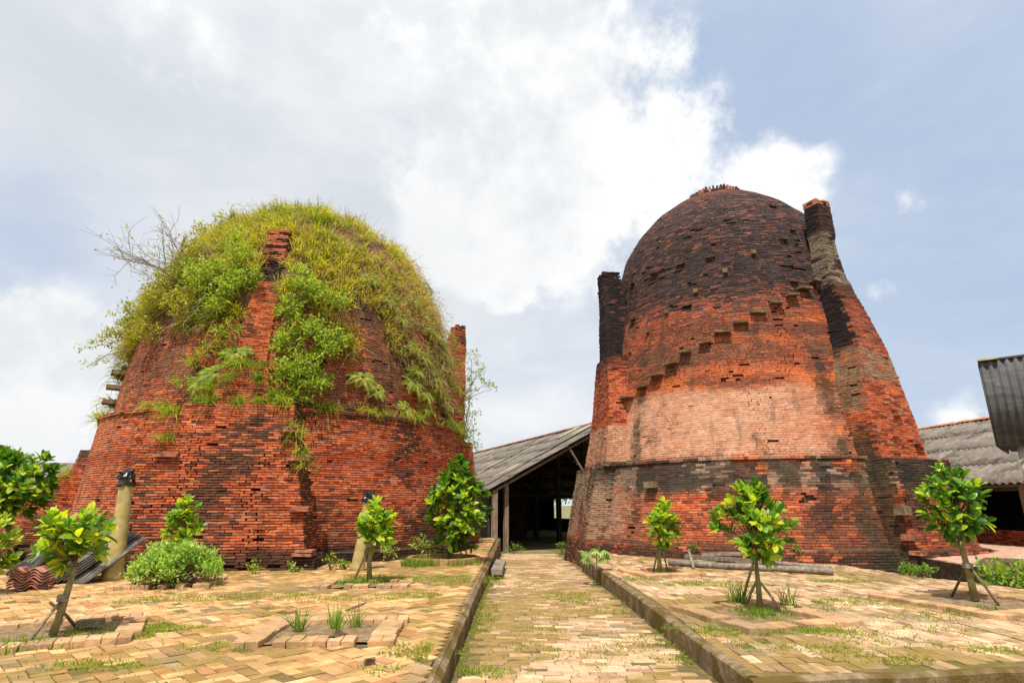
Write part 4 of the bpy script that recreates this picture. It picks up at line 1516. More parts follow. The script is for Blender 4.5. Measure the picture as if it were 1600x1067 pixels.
plat = slab('shed_platform', slab_pts, -0.8, 0.42, M_CORE)
br = Bricks()
X, Y = np.meshgrid(np.arange(10.8, 18.5, 0.30), np.arange(8.2, 24, 0.148))
X = X + (np.arange(X.shape[0]) % 2)[:, None] * 0.15
X, Y = X.ravel(), Y.ravel()
ok = in_poly(X - 0.17, Y, slab_pts) & in_poly(X + .17, Y + .08, slab_pts) & in_poly(X, Y - .08, slab_pts)
C = np.stack([X, Y, np.full(len(X), 0.415) + rng.normal(0, .002, len(X))], 1)[ok]
n = len(C)
br.add(C, np.tile([0.147, 0, 0], (n, 1)), np.tile([0, 0.071, 0], (n, 1)), np.tile([0, 0, 0.02], (n, 1)), cmix(T3((0.44, 0.25, 0.18), n), T3((0.52, 0.34, 0.26), n), rng.random(n)))
br.build([plat], M_RIM, n_single=120, rest='brick_paving', jit=0.002, cham=0.05)

# ---- blackened corrugated box raised on a post at the right edge
p0 = Vector((10.85, 13.0, 0))
dx = Vector((0.72, -0.694, 0))
nn = Vector((0.694, 0.72, 0))
bx = empty('raised_cabin', (p0.x + 1.6, p0.y - 0.4, 0), 'raised cabin clad in blackened corrugated sheets at the right edge of the picture', 'cabin')
me = sheet_mesh('cladding', 0.9, 1.92, pitch=0.15, amp=0.022)
me.materials.append(M_CLAD)
up = Vector((0, 0, 1))
for k in range(4):
    place(me, 'cladding_sheet', bx, p0 + dx * (k * 0.88) + up * 3.10 - nn * (0.01 + 0.008 * (k % 2)), dx, up, dx.cross(up))
for k in range(3):
    q = p0 + nn * ((k + 1) * 0.88) + up * 3.10 - dx * (0.02 + 0.008 * (k % 2))
    place(me, 'cladding_sheet', bx, q, -nn, up, (-nn).cross(up))
mb = MB()
R = Matrix((dx, nn, up)).transposed()
mb.box(p0 + dx * 1.75 + nn * 1.35 + up * 4.05, 3.4, 2.55, 1.82, R)
mb.build('frame', M_DARKWOOD, bx)
mb = MB()
mb.box(p0 + dx * 1.78 + nn * 1.36 + up * 5.05, 3.62, 2.8, 0.04, R)
mb.build('roof', M_DARKSHEET, bx)
mb = MB()
mb.box(p0 + dx * 0.16 - nn * 0.07 + up * 5.065, 0.36, 0.03, 0.04, R)
mb.build('trim', M_TRIM, bx)
for t in (0.42, 3.2):
    mb = MB()
    q = p0 + dx * t + nn * 0.25
    mb.tube([q + up * -0.3, q + up * 1.5, q + up * 3.12], [0.14, 0.13, 0.13], 12)
    mb.build('post', M_CONC, bx, True)
mb = MB()
mb.tube([p0 + dx * 0.30 - nn * 0.12 + up * 2.72, p0 + dx * 1.0 - nn * 0.12 + up * 3.08], [0.05, 0.05], 6)
mb.build('brace', M_GREYWOOD, bx)


# ---- things far behind
def simple_house(label, c, w, d, h, rise, rz, wm, rm, group=None):
    o = empty('house', (c[0], c[1], 0), label, 'house', group)
    R = Matrix.Rotation(rz, 3, 'Z')
    mb = MB()
    mb.box(Vector((c[0], c[1], h / 2 - 0.3)), w, d, h + .6, R)
    mb.build('wall', wm, o)
    ov = 0.35
    vs = []
    for (x, y, z) in ((-w / 2 - ov, -d / 2 - ov, h - .1), (w / 2 + ov, -d / 2 - ov, h - .1), (w / 2 + ov, 0, h + rise), (-w / 2 - ov, 0, h + rise), (-w / 2 - ov, d / 2 + ov, h - .1), (w / 2 + ov, d / 2 + ov, h - .1)):
        vs.append(R @ Vector((x, y, z)) + Vector((c[0], c[1], 0)))
    top = [v + Vector((0, 0, .12)) for v in vs]
    link('roof', py_mesh('roof', vs + top, [(3, 2, 1, 0), (3, 4, 5, 2), (6, 7, 8, 9), (9, 8, 11, 10), (0, 1, 7, 6), (4, 10, 11, 5), (1, 2, 8, 7), (2, 5, 11, 8), (0, 6, 9, 3), (3, 9, 10, 4)]), o, rm)
    mb = MB()
    for s in (-0.3, 0.0, 0.3):
        q = R @ Vector((w * s, -d / 2 - .02, h * 0.55)) + Vector((c[0], c[1], 0))
        mb2 = MB()
        mb2.box(q, 0.9, 0.06, 1.1, R)
        mb2.build('window', M_DARKWOOD, o)
    return o


simple_house('low house with grey roof far behind the tile stack at the left edge', (-39.5, 46.0), 9, 6, 3.6, 1.4, 0.5, M_WHITE, M_FIBRO)
# red brick boundary wall behind the left kiln
bw = empty('boundary_wall', (-21, 24, 0), 'red brick boundary wall running behind the left kiln at the far left', 'wall')
br = Bricks()
A, B = Vector((-27.5, 27.5, 0)), Vector((-13.0, 26.5, 0))
d = (B - A).normalized()
nrm = Vector((d.y, -d.x, 0))
mb = MB()
R = Matrix((d, -nrm, up)).transposed()
mb.box((A + B) / 2 + up * 0.85, (B - A).length, 0.14, 2.5, R)
host = mb.build('wall', M_CORE, bw)
for k, z in enumerate(np.arange(-0.25, 2.15, 0.085)):
    t = np.arange(0.1, (B - A).length - .1, 0.27) + (k % 2) * 0.135
    C = np.array([A + d * float(x) + up * float(z) + nrm * 0.06 for x in t]) + rng.normal(0, .006, (len(t), 3))
    n = len(t)
    br.add(C, np.tile(np.array(d) * 0.128, (n, 1)), np.tile([0, 0, 0.037], (n, 1)), np.tile(np.array(nrm) * 0.06, (n, 1)), brick_base(n))
br.build([host], M_BRICK, n_single=60)

# ------------------------------------------------------------------ vegetation builders
def unit(v):
    return v / (np.linalg.norm(v, axis=-1, keepdims=True) + 1e-9)


def blades(B, D, Ln, Wd, droop, col, tipcol=None):
    """Grass blades: base B, direction D, length, width, droop; 3 quads each, as arrays."""
    n = len(B)
    D = unit(D)
    side = unit(np.cross(D, unit(rng.normal(0, 1, (n, 3)))))
    ts = np.array([0.0, 0.35, 0.7, 1.0])
    ws = np.array([0.8, 1.0, 0.65, 0.06])
    V = np.empty((n, 8, 3))
    Cc = np.empty((n, 8, 3))
    tipcol = col if tipcol is None else tipcol
    for k, (t, w) in enumerate(zip(ts, ws)):
        P = B + D * (Ln * t)[:, None]
        P[:, 2] -= Ln * droop * t * t
        V[:, 2 * k] = P - side * (Wd * w / 2)[:, None]
        V[:, 2 * k + 1] = P + side * (Wd * w / 2)[:, None]
        cc = col * (1 - t) + tipcol * t
        Cc[:, 2 * k] = cc
        Cc[:, 2 * k + 1] = cc
    q = np.array([[0, 1, 3, 2], [2, 3, 5, 4], [4, 5, 7, 6]])
    F = (q[None] + (np.arange(n) * 8)[:, None, None]).reshape(-1, 4)
    return V.reshape(-1, 3), F, Cc.reshape(-1, 3)


def merge(parts):
    V, F, C, b = [], [], [], 0
    for v, f, c in parts:
        V.append(v); F.append(f + b); C.append(c)
        b += len(v)
    return np.concatenate(V), np.concatenate(F), np.concatenate(C)


def leaflets(P, D, N, Ln, Wd, col):
    """Small pointed leaves: one folded pair of quads each."""
    n = len(P)
    D = unit(D)
    S = unit(np.cross(D, N))
    N2 = np.cross(S, D)
    V = np.empty((n, 6, 3))
    Lc = Ln[:, None]
    Wc = Wd[:, None]
    V[:, 0] = P
    V[:, 1] = P + D * Lc * 0.45 + S * Wc * 0.5 + N2 * Wc * 0.15
    V[:, 2] = P + D * Lc - N2 * Lc * 0.12
    V[:, 3] = P + D * Lc * 0.45 - S * Wc * 0.5 + N2 * Wc * 0.15
    V[:, 4] = P + D * Lc * 0.5 - N2 * Wc * 0.05
    V[:, 5] = P + D * Lc * 0.9 - N2 * Lc * 0.1
    q = np.array([[0, 1, 2, 4], [0, 4, 2, 3]])
    F = (q[None] + (np.arange(n) * 6)[:, None, None]).reshape(-1, 4)
    return V.reshape(-1, 3), F, np.repeat(col, 6, 0)


def leaf_cols(n, pal, var=0.12):
    pal = np.array(pal, float)
    i = rng.integers(0, len(pal), n)
    j = rng.integers(0, len(pal), n)
    t = rng.random(n)[:, None]
    return (pal[i] * t + pal[j] * (1 - t)) * rng.normal(1, var, n).clip(0.6, 1.4)[:, None]


LIME = [(0.25, 0.39, 0.035), (0.36, 0.46, 0.06), (0.16, 0.29, 0.022), (0.44, 0.49, 0.09)]
GREEN = [(0.075, 0.19, 0.022), (0.13, 0.28, 0.028), (0.22, 0.36, 0.035)]
OLIVE = [(0.31, 0.34, 0.035), (0.42, 0.41, 0.055), (0.21, 0.26, 0.028), (0.52, 0.46, 0.09)]
VARIEG = [(0.24, 0.43, 0.045), (0.36, 0.52, 0.09), (0.50, 0.62, 0.20), (0.16, 0.32, 0.03)]
STRAW = [(0.40, 0.29, 0.15), (0.50, 0.38, 0.22), (0.28, 0.18, 0.11), (0.36, 0.24, 0.17)]


def clump(c, r, n, ln, pal, up=0.35, flat=(1, 1, 1)):
    """A loose cluster of leaves round c: leaves sit on short twigs, so they gather in sprays."""
    c = np.asarray(c, float)
    nt_ = max(3, n // 7)
    d = unit(rng.normal(0, 1, (nt_, 3)))
    tip = c + d * (r * rng.random(nt_) ** 0.45)[:, None] * np.asarray(flat)
    k = rng.integers(0, nt_, n)
    P = tip[k] + rng.normal(0, ln * 0.55, (n, 3))
    D = unit(d[k] * 0.7 + rng.normal(0, 0.7, (n, 3)) + np.array([0, 0, up]))
    N = unit(rng.normal(0, 0.6, (n, 3)) + np.array([0, -0.2, 1.0]))
    L = ln * rng.uniform(0.7, 1.3, n)
    return leaflets(P, D, N, L, L * rng.uniform(0.42, 0.6, n), leaf_cols(n, pal))


def shrub(name, label, base, clumps, pal, ln, cat='shrub', stems=True, group=None, fol='foliage'):
    """clumps: (centre, radius, leaves)."""
    o = empty(name, base, label, cat, group)
    b = Vector(base)
    if stems:
        mb = MB()
        for c, r, n in clumps:
            c = Vector(c)
            mid = (b + c) / 2 + Vector((random.uniform(-.15, .15), random.uniform(-.15, .15), random.uniform(-.05, .2))) * (c - b).length * 0.4
            mb.tube([b, mid, c], [0.018, 0.012, 0.006], 5)
            for q in range(3):
                e = c + Vector(np.array(unit(rng.normal(0, 1, (1, 3)))[0]) * r * 0.8)
                mb.tube([c, e], [0.006, 0.003], 4)
        mb.build('stem', M_TWIG, o)
    V, F, C = merge([clump(c, r, n, ln, pal) for c, r, n in clumps])
    fo = link(fol, np_mesh(fol, V, F, C), o, M_FOL)
    props(fo, kind='stuff')
    return o


def weed(label, base, h, n, pal, ln, spread=0.2, group=None, name='weed'):
    base = Vector(base)
    cl = []
    for k in range(n):
        a = random.uniform(0, 6.28)
        q = base + Vector((math.cos(a) * spread * random.random(), math.sin(a) * spread * random.random(), h * random.uniform(0.35, 1)))
        cl.append((q, h * 0.28, 14))
    return shrub(name, label, base, cl, pal, ln, cat='weed', group=group)


# ------------------------------------------------------------------ grass over the left kiln
def kl_surface(phi, z):
    """Point and outward normal of the left kiln's upper shell."""
    r = kl.body_r(z)
    dr = (kl.body_r(z + 0.15) - kl.body_r(z - 0.15)) / 0.3
    P = kl.pos(phi, r, z)
    rad = kl.radial(phi)
    Nn = unit(rad + np.array([0, 0, 1.0]) * (-dr)[:, None])
    return P, Nn


n = 9000
phi = rng.uniform(-150, 150, n)
s_ = rng.random(n)
zz = 4.4 + (12.84 - 4.4) * s_
zt = zz
zz = np.array([kl.up_(q) for q in zz])
keep = rng.random(n) < kl.body_r(zz) / 6.2
phi, zz = phi[keep], zz[keep]
zd = kl.dn(zz)
P, Nn = kl_surface(phi, zz)
dens = fbm(P, 0.75, 4, 41) + 0.30 * (fbm(P, 2.4, 3, 47) - .5)
lim = np.interp(zd, [4.4, 5.4, 6.3, 7.2, 8.2, 12.8], [0.72, 0.68, 0.57, 0.47, 0.40, 0.28])
lim = lim - 0.16 * sst(phi, 15, 45) * (zd < 8) - 0.04 * sst(phi, 50, 80)
lim = lim + 0.07 * sst(phi, 0, 15) * (zd > 7.0)
lim = lim + 0.10 * (np.abs(phi - 12) < 16) * (zd < 7.6)
k = dens > lim
phi, zz, P, Nn = phi[k], zz[k], P[k], Nn[k]
inb = kl.in_butt(phi, kl.body_r(zz) + 0.1, zz, grow=0.05)
phi, zz, P, Nn = phi[~inb], zz[~inb], P[~inb], Nn[~inb]
nt_ = len(phi)
NB = 15
tid = np.repeat(np.arange(nt_), NB)
yel = fbm(P, 0.5, 3, 43)
mixc = cmix(np.tile([0.20, 0.29, 0.025], (nt_, 1)), np.tile([0.46, 0.44, 0.05], (nt_, 1)), sst(yel + 0.25 * (rng.random(nt_) - .5), 0.36, 0.58))
mixc = cmix(mixc, np.tile([0.48, 0.36, 0.18], (nt_, 1)), (rng.random(nt_) < np.interp(phi, [0, 30, 90], [0.16, 0.46, 0.46])) * 0.85)
tl = rng.uniform(0.28, 0.76, nt_) * (1 - .42 * sst(phi, 12, 40) * (1 - sst(zz, 10.5, 12.5))) * np.interp(zz, [4.4, 8, 13.5], [0.85, 1.1, 1.25])
N_ = len(tid)
B = P[tid] + rng.normal(0, 0.06, (N_, 3))
D = unit(Nn[tid] * 0.65 + np.array([0, 0, 0.75]) + rng.normal(0, 0.42, (N_, 3)))
Ln = tl[tid] * rng.uniform(0.4, 1.2, N_)
col = mixc[tid] * rng.normal(1, 0.14, N_).clip(0.6, 1.4)[:, None]
parts = [blades(B, D, Ln, rng.uniform(0.018, 0.036, N_), rng.uniform(0.15, 0.8, N_), col * 0.85, col * 1.15)]
# big arching tufts
i = rng.choice(np.where((phi < 15) | (zz > 11))[0], 260)
t3 = np.repeat(i, 26)
N3 = len(t3)
cc3 = cmix(np.tile([0.30, 0.40, 0.03], (len(P), 1)), np.tile([0.56, 0.52, 0.06], (len(P), 1)), rng.random(len(P)))[t3] * rng.normal(1, .12, N3).clip(.6, 1.4)[:, None]
parts.append(blades(P[t3] + rng.normal(0, .05, (N3, 3)), unit(Nn[t3] * .55 + np.array([0, 0, .8]) + rng.normal(0, .45, (N3, 3))), rng.uniform(.5, 1.1, N3), rng.uniform(.02, .034, N3), rng.uniform(.35, .9, N3), cc3 * .8, cc3 * 1.15))
# dead thatch hanging between the tufts
nd = 26000
i = rng.integers(0, nt_, nd)
B = P[i] + rng.normal(0, 0.28, (nd, 3))
D = unit(Nn[i] * 0.8 + rng.normal(0, 0.6, (nd, 3)))
parts.append(blades(B, D, rng.uniform(0.2, 0.5, nd), rng.uniform(0.012, 0.022, nd), rng.uniform(0.5, 1.2, nd), leaf_cols(nd, STRAW)))
# thin flowering stalks against the sky
hi = np.where(zz > 10.6)[0]
i = rng.choice(hi, 260)
parts.append(blades(P[i], unit(Nn[i] * 0.5 + np.array([0, 0, 1.0]) + rng.normal(0, 0.25, (260, 3))), rng.uniform(0.9, 1.5, 260), np.full(260, 0.012), rng.uniform(0.1, 0.4, 260), leaf_cols(260, STRAW)))
# tufts on the ledges
ph2 = np.concatenate([rng.uniform(-80, -62, 10), rng.uniform(-45, -34, 6), rng.choice([8, 20, 33, 38, 52, 60], 34) + rng.normal(0, 2.2, 34), rng.uniform(64, 92, 50)])
P2 = kl.pos(ph2, 5.8 * kl.grow + rng.uniform(-0.15, 0.2, len(ph2)), kl.up_(4.38))
b14 = [(t, z, rr) for t, z, rr in ((1.6, 3.7, 6.8), (1.75, 3.55, 6.8), (1.9, 3.0, 6.85), (2.0, 2.8, 6.9), (-0.3, 5.0, 6.2), (0.4, 5.02, 6.2), (0.9, 4.6, 6.35), (-0.7, 4.7, 6.3), (-1.5, 4.0, 6.6), (-1.3, 3.4, 6.8), (1.2, 4.4, 6.5), (-.45, 5.44, 5.85), (0, 5.44, 5.9), (.35, 5.44, 5.85), (-.2, 5.44, 5.8), (-.6, 4.35, 6.4), (.1, 4.35, 6.45), (.6, 4.35, 6.4), (1.0, 4.35, 6.35), (-.9, 4.35, 6.3), (1.3, 4.3, 6.45))]
P3 = np.array([np.array([KL[0], KL[1], kl.up_(z)]) + kl.radial(-14) * rr * kl.grow + kl.tang(-14) * t * kl.grow for t, z, rr in b14 for _ in range(5)])
ph4 = rng.uniform(-112, -92, 26)
P4 = kl.pos(ph4, 6.75 * kl.grow + rng.uniform(0, 0.3, 26), kl.up_(2.78))
P2 = np.concatenate([P2, P3 + rng.normal(0, .07, P3.shape), P4])
t2 = np.repeat(np.arange(len(P2)), 24)
N2 = len(t2)
outv = unit((P2 - np.array([KL[0], KL[1], 0]))[t2] * np.array([1, 1, 0]))
tl2 = rng.uniform(0.35, 0.75, len(P2))
c2_ = leaf_cols(len(P2), GREEN + OLIVE)[t2] * rng.normal(1, 0.12, N2).clip(.6, 1.4)[:, None]
parts.append(blades(P2[t2] + rng.normal(0, 0.05, (N2, 3)), unit(outv * 0.4 + np.array([0, 0, 0.8]) + rng.normal(0, 0.45, (N2, 3))), tl2[t2] * rng.uniform(.5, 1.1, N2), rng.uniform(0.012, 0.024, N2), rng.uniform(0.3, 1.0, N2), c2_ * .9, c2_ * 1.1))
V, F, C = merge(parts)
gr = link('kiln_grass', np_mesh('kiln_grass', V, F, C, flat=False), None, M_GRASS)
props(gr, 'yellow green grass covering the dome and ledges of the left kiln', 'grass', kind='stuff')


# ferns: arching fronds with paired leaflets
def fern_mesh(seed, pal):
    rs = np.random.default_rng(seed)
    parts = []
    for f in range(9):
        a = f / 9 * 6.28 + rs.uniform(-.3, .3)
        L = rs.uniform(0.6, 1.0)
        rise = rs.uniform(0.35, 0.75)
        t = np.linspace(0.12, 1, 15)
        x = L * t * math.cos(rise * 0.6)
        z = L * (t * rise - t * t * 0.75)
        P = np.stack([x * math.cos(a), x * math.sin(a), z], 1)
        tang = unit(np.gradient(P, axis=0))
        side = np.cross(tang, np.array([0, 0, 1.0]))
        for s in (-1, 1):
            D = unit(side * s + tang * 0.45 + np.array([0, 0, -0.12]))
            ll = 0.24 * np.sin(np.pi * (0.12 + 0.86 * t)) ** 0.8 + 0.02
            parts.append(leaflets(P, D, np.tile([0, 0, 1.0], (15, 1)), ll, np.full(15, 0.055), leaf_cols(15, pal)))
        parts.append(blades(P[:1], tang[:1] * 1.0, np.array([L * 0.9]), np.array([0.015]), np.array([0.6]), np.array([[0.2, 0.2, 0.04]])))
    V, F, C = merge(parts)
    me = np_mesh('fern', V, F, C)
    me.materials.append(M_FOL)
    return me


fern_a = [fern_mesh(s, [(0.34, 0.40, 0.05), (0.24, 0.34, 0.03), (0.44, 0.44, 0.09)]) for s in (1, 2, 3)]
fern_b = [fern_mesh(s, [(0.16, 0.29, 0.022), (0.26, 0.38, 0.03), (0.34, 0.43, 0.05)]) for s in (4, 5)]


def fern(px, py, sc, me, label, group):
    ph, z, p = kl.hit(px, py)
    nrm = Vector(kl.radial(ph)) * 0.8 + Vector((0, 0, 0.6))
    o = bpy.data.objects.new('fern', me)
    COL.objects.link(o)
    o.location = Vector(p) + Vector(kl.radial(ph)) * 0.22
    o.rotation_mode = 'QUATERNION'
    o.rotation_quaternion = nrm.to_track_quat('Z', 'Y') @ Matrix.Rotation(random.uniform(0, 6), 4, 'Z').to_quaternion()
    o.scale = (sc * .9, sc * .9, sc * .9)
    return props(o, label, 'fern', group)


for i, (x, y, sc) in enumerate(((690, 560, .9), (672, 590, .85), (655, 615, .9), (640, 600, .8), (700, 600, .9), (688, 630, .8), (712, 640, .7), (668, 520, .8), (640, 545, .7), (700, 530, .8), (628, 640, .6), (655, 560, .7), (600, 470, .7), (580, 440, .7), (640, 470, .7), (705, 565, .7), (678, 608, .75), (695, 655, .7), (645, 580, .6), (660, 640, .65), (715, 615, .7), (622, 500, .6), (662, 450, .7))):
    fern(x, y, sc, fern_a[i % 3], 'yellow green fern among those hanging on the right flank of the overgrown kiln', 'ferns on the right flank of the overgrown kiln')
for (x, y, sc, lb) in ((562, 592, .75, 'pale drooping fern above the ledge, nearest the middle of the overgrown kiln'),
                       (585, 612, .65, 'small pale fern beside the recess just above the kiln ledge'),
                       (345, 585, .8, 'large green fern left of the front chimney on the overgrown kiln'),
                       (318, 600, .7, 'dark green fern at the far left of the fern cluster beside the chimney'),
                       (372, 555, .8, 'green fern tucked against the left side of the front chimney')):
    fern(x, y, sc, fern_b[0] if x < 400 else fern_a[1], lb, None)


def kp(px, py, out=0.25):
    ph, z, p = kl.hit(px, py)
    return Vector(p) + Vector(kl.radial(ph)) * out


# leafy shrubs rooted in the dome
def kiln_shrub(label, pts, pal, ln, base_px, name='shrub', out=0.4):
    base = kp(*base_px, out=-0.02)
    shrub(name, label, base, [(kp(x, y, out + random.uniform(-.1, .15)), r, nn_) for x, y, r, nn_ in pts], pal, ln)


kiln_shrub('leafy light green shrub right of the front chimney, spilling down the overgrown kiln',
           [(470, 450, .5, 442), (500, 470, .45, 374), (455, 490, .45, 408), (480, 520, .5, 476), (450, 540, .45, 442), (500, 550, .5, 442), (470, 575, .5, 510), (445, 590, .4, 374), (490, 600, .45, 408), (520, 530, .4, 306), (465, 620, .4, 272), (530, 480, .35, 221)], LIME, 0.125, (475, 600), out=.5)
kiln_shrub('leafy light green shrub left of the front chimney, high on the overgrown kiln',
           [(385, 410, .5, 510), (355, 430, .5, 510), (330, 450, .5, 442), (370, 455, .45, 442), (395, 440, .4, 340), (350, 480, .4, 272), (310, 430, .45, 306), (385, 380, .4, 255)], LIME, 0.115, (360, 470), out=.5)
kiln_shrub('olive yellow bushy growth along the left shoulder of the overgrown kiln',
           [(235, 490, .45, 510), (270, 470, .5, 578), (300, 480, .45, 442), (215, 515, .4, 408), (250, 520, .4, 340), (200, 530, .3, 238), (340, 370, .45, 442), (375, 350, .45, 408), (320, 400, .45, 374), (290, 440, .45, 408)], OLIVE, 0.105, (265, 500), out=0.45)
kiln_shrub('small bright leafy plant below the left shrub, beside the chimney foot',
           [(330, 545, .25, 70), (350, 530, .3, 90), (362, 515, .22, 60), (290, 600, .25, 60)], LIME, 0.12, (350, 550), out=0.25)
# sprig reaching out on the left and on the right against the sky
shrub('sprig', 'thin leafy sprig sticking out left of the overgrown kiln against the sky', kp(200, 548, 0.0),
      [(at_y(140, 535, 22.8), .22, 45), (at_y(128, 545, 22.8), .16, 28), (at_y(160, 560, 22.8), .25, 36), (at_y(138, 572, 22.8), .18, 28), (at_y(185, 555, 22.8), .3, 50), (at_y(200, 505, 22.8), .25, 40), (at_y(175, 490, 22.8), .22, 30)], LIME, 0.11, cat='sprig')
shrub('sprig', 'leafy branch sticking out right of the overgrown kiln against the sky', kl.pos(100, 6.5 * kl.grow, kl.up_(6.0)),
      [(at_y(745, 585, 24.3), .28, 70), (at_y(755, 575, 24.3), .2, 45), (at_y(760, 598, 24.3), .25, 60), (at_y(768, 608, 24.3), .22, 55), (at_y(738, 600, 24.3), .25, 40)], GREEN + LIME, 0.095, cat='sprig')
shrub('shrub', 'small fern like bush at the foot of the right chimney of the overgrown kiln', kl.pos(88, 6.2 * kl.grow, kl.up_(4.4)),
      [(Vector(kl.pos(float(a), 6.4 * kl.grow, kl.up_(zq))), .45, 120) for a, zq in ((80, 4.6), (86, 4.4), (92, 4.7), (84, 5.3), (90, 5.6), (86, 6.3), (82, 3.9), (90, 6.9), (84, 7.5))], OLIVE + GREEN, 0.10)


# the half bare shrub leaning out over the left shoulder
def twigs(mb, p, d, L, r, lev, tips):
    n = 3
    pts, q, dd = [p], p.copy(), d.copy()
    for k in range(n):
        dd = (dd + Vector((random.gauss(0, .16), random.gauss(0, .16), random.gauss(0.03, .14)))).normalized()
        q = q + dd * L / n
        pts.append(q.copy())
    mb.tube(pts, [r, r * .85, r * .7, r * .5], 5, cap=False)
    tips.append((q.copy(), lev))
    if lev == 0:
        return
    for k in range(random.choice((3, 4, 4))):
        t = random.choice(pts[1:])
        nd_ = (dd + Vector((random.gauss(0, .55), random.gauss(0, .5), random.gauss(0, .5)))).normalized()
        twigs(mb, t, nd_, L * random.uniform(.55, .85), r * .6, lev - 1, tips)


random.seed(5)
bb = kp(305, 455, -0.05)
o = empty('bare_shrub', bb, 'half bare shrub with grey twigs leaning left over the shoulder of the overgrown kiln', 'shrub')
mb, tips = MB(), []
for tx, ty, ln_ in ((215, 410, 1.5), (225, 435, 1.5), (255, 390, 1.3), (290, 360, 1.2), (205, 455, 1.3), (330, 355, 1.0), (240, 400, 1.4), (200, 430, 1.2)):
    tg = at_y(tx, ty, bb.y - 0.3)
    twigs(mb, bb + Vector((random.uniform(-.1, .1), 0, 0)), (tg - bb).normalized(), ln_, 0.024, 3, tips)
mb.build('branch', M_DRYTWIG, o)
tp = [t for t, l in tips if l <= 1]
tp = random.sample(tp, min(70, len(tp)))
V, F, C = merge([clump(t, .12, 7, 0.08, LIME + OLIVE) for t in tp])
props(link('foliage', np_mesh('foliage', V, F, C), o, M_FOL), kind='stuff')
random.seed(12)


# ------------------------------------------------------------------ broad leaved saplings
def leaf_mesh(name, curl):
    rows = [(0.0, 0.02), (0.22, 0.30), (0.5, 0.46), (0.78, 0.40), (0.93, 0.2), (1.0, 0.0)]
    V, F = [], []
    for t, w in rows:
        z = -curl * t * t
        V += [(-w / 2, t, z + w * 0.16), (0, t, z), (w / 2, t, z + w * 0.16)]
    for k in range(len(rows) - 1):
        a = k * 3
        F += [(a, a + 1, a + 4, a + 3), (a + 1, a + 2, a + 5, a + 4)]
    return V, F


LV = [leaf_mesh('leaf', c) for c in (0.05, 0.16, 0.30)]


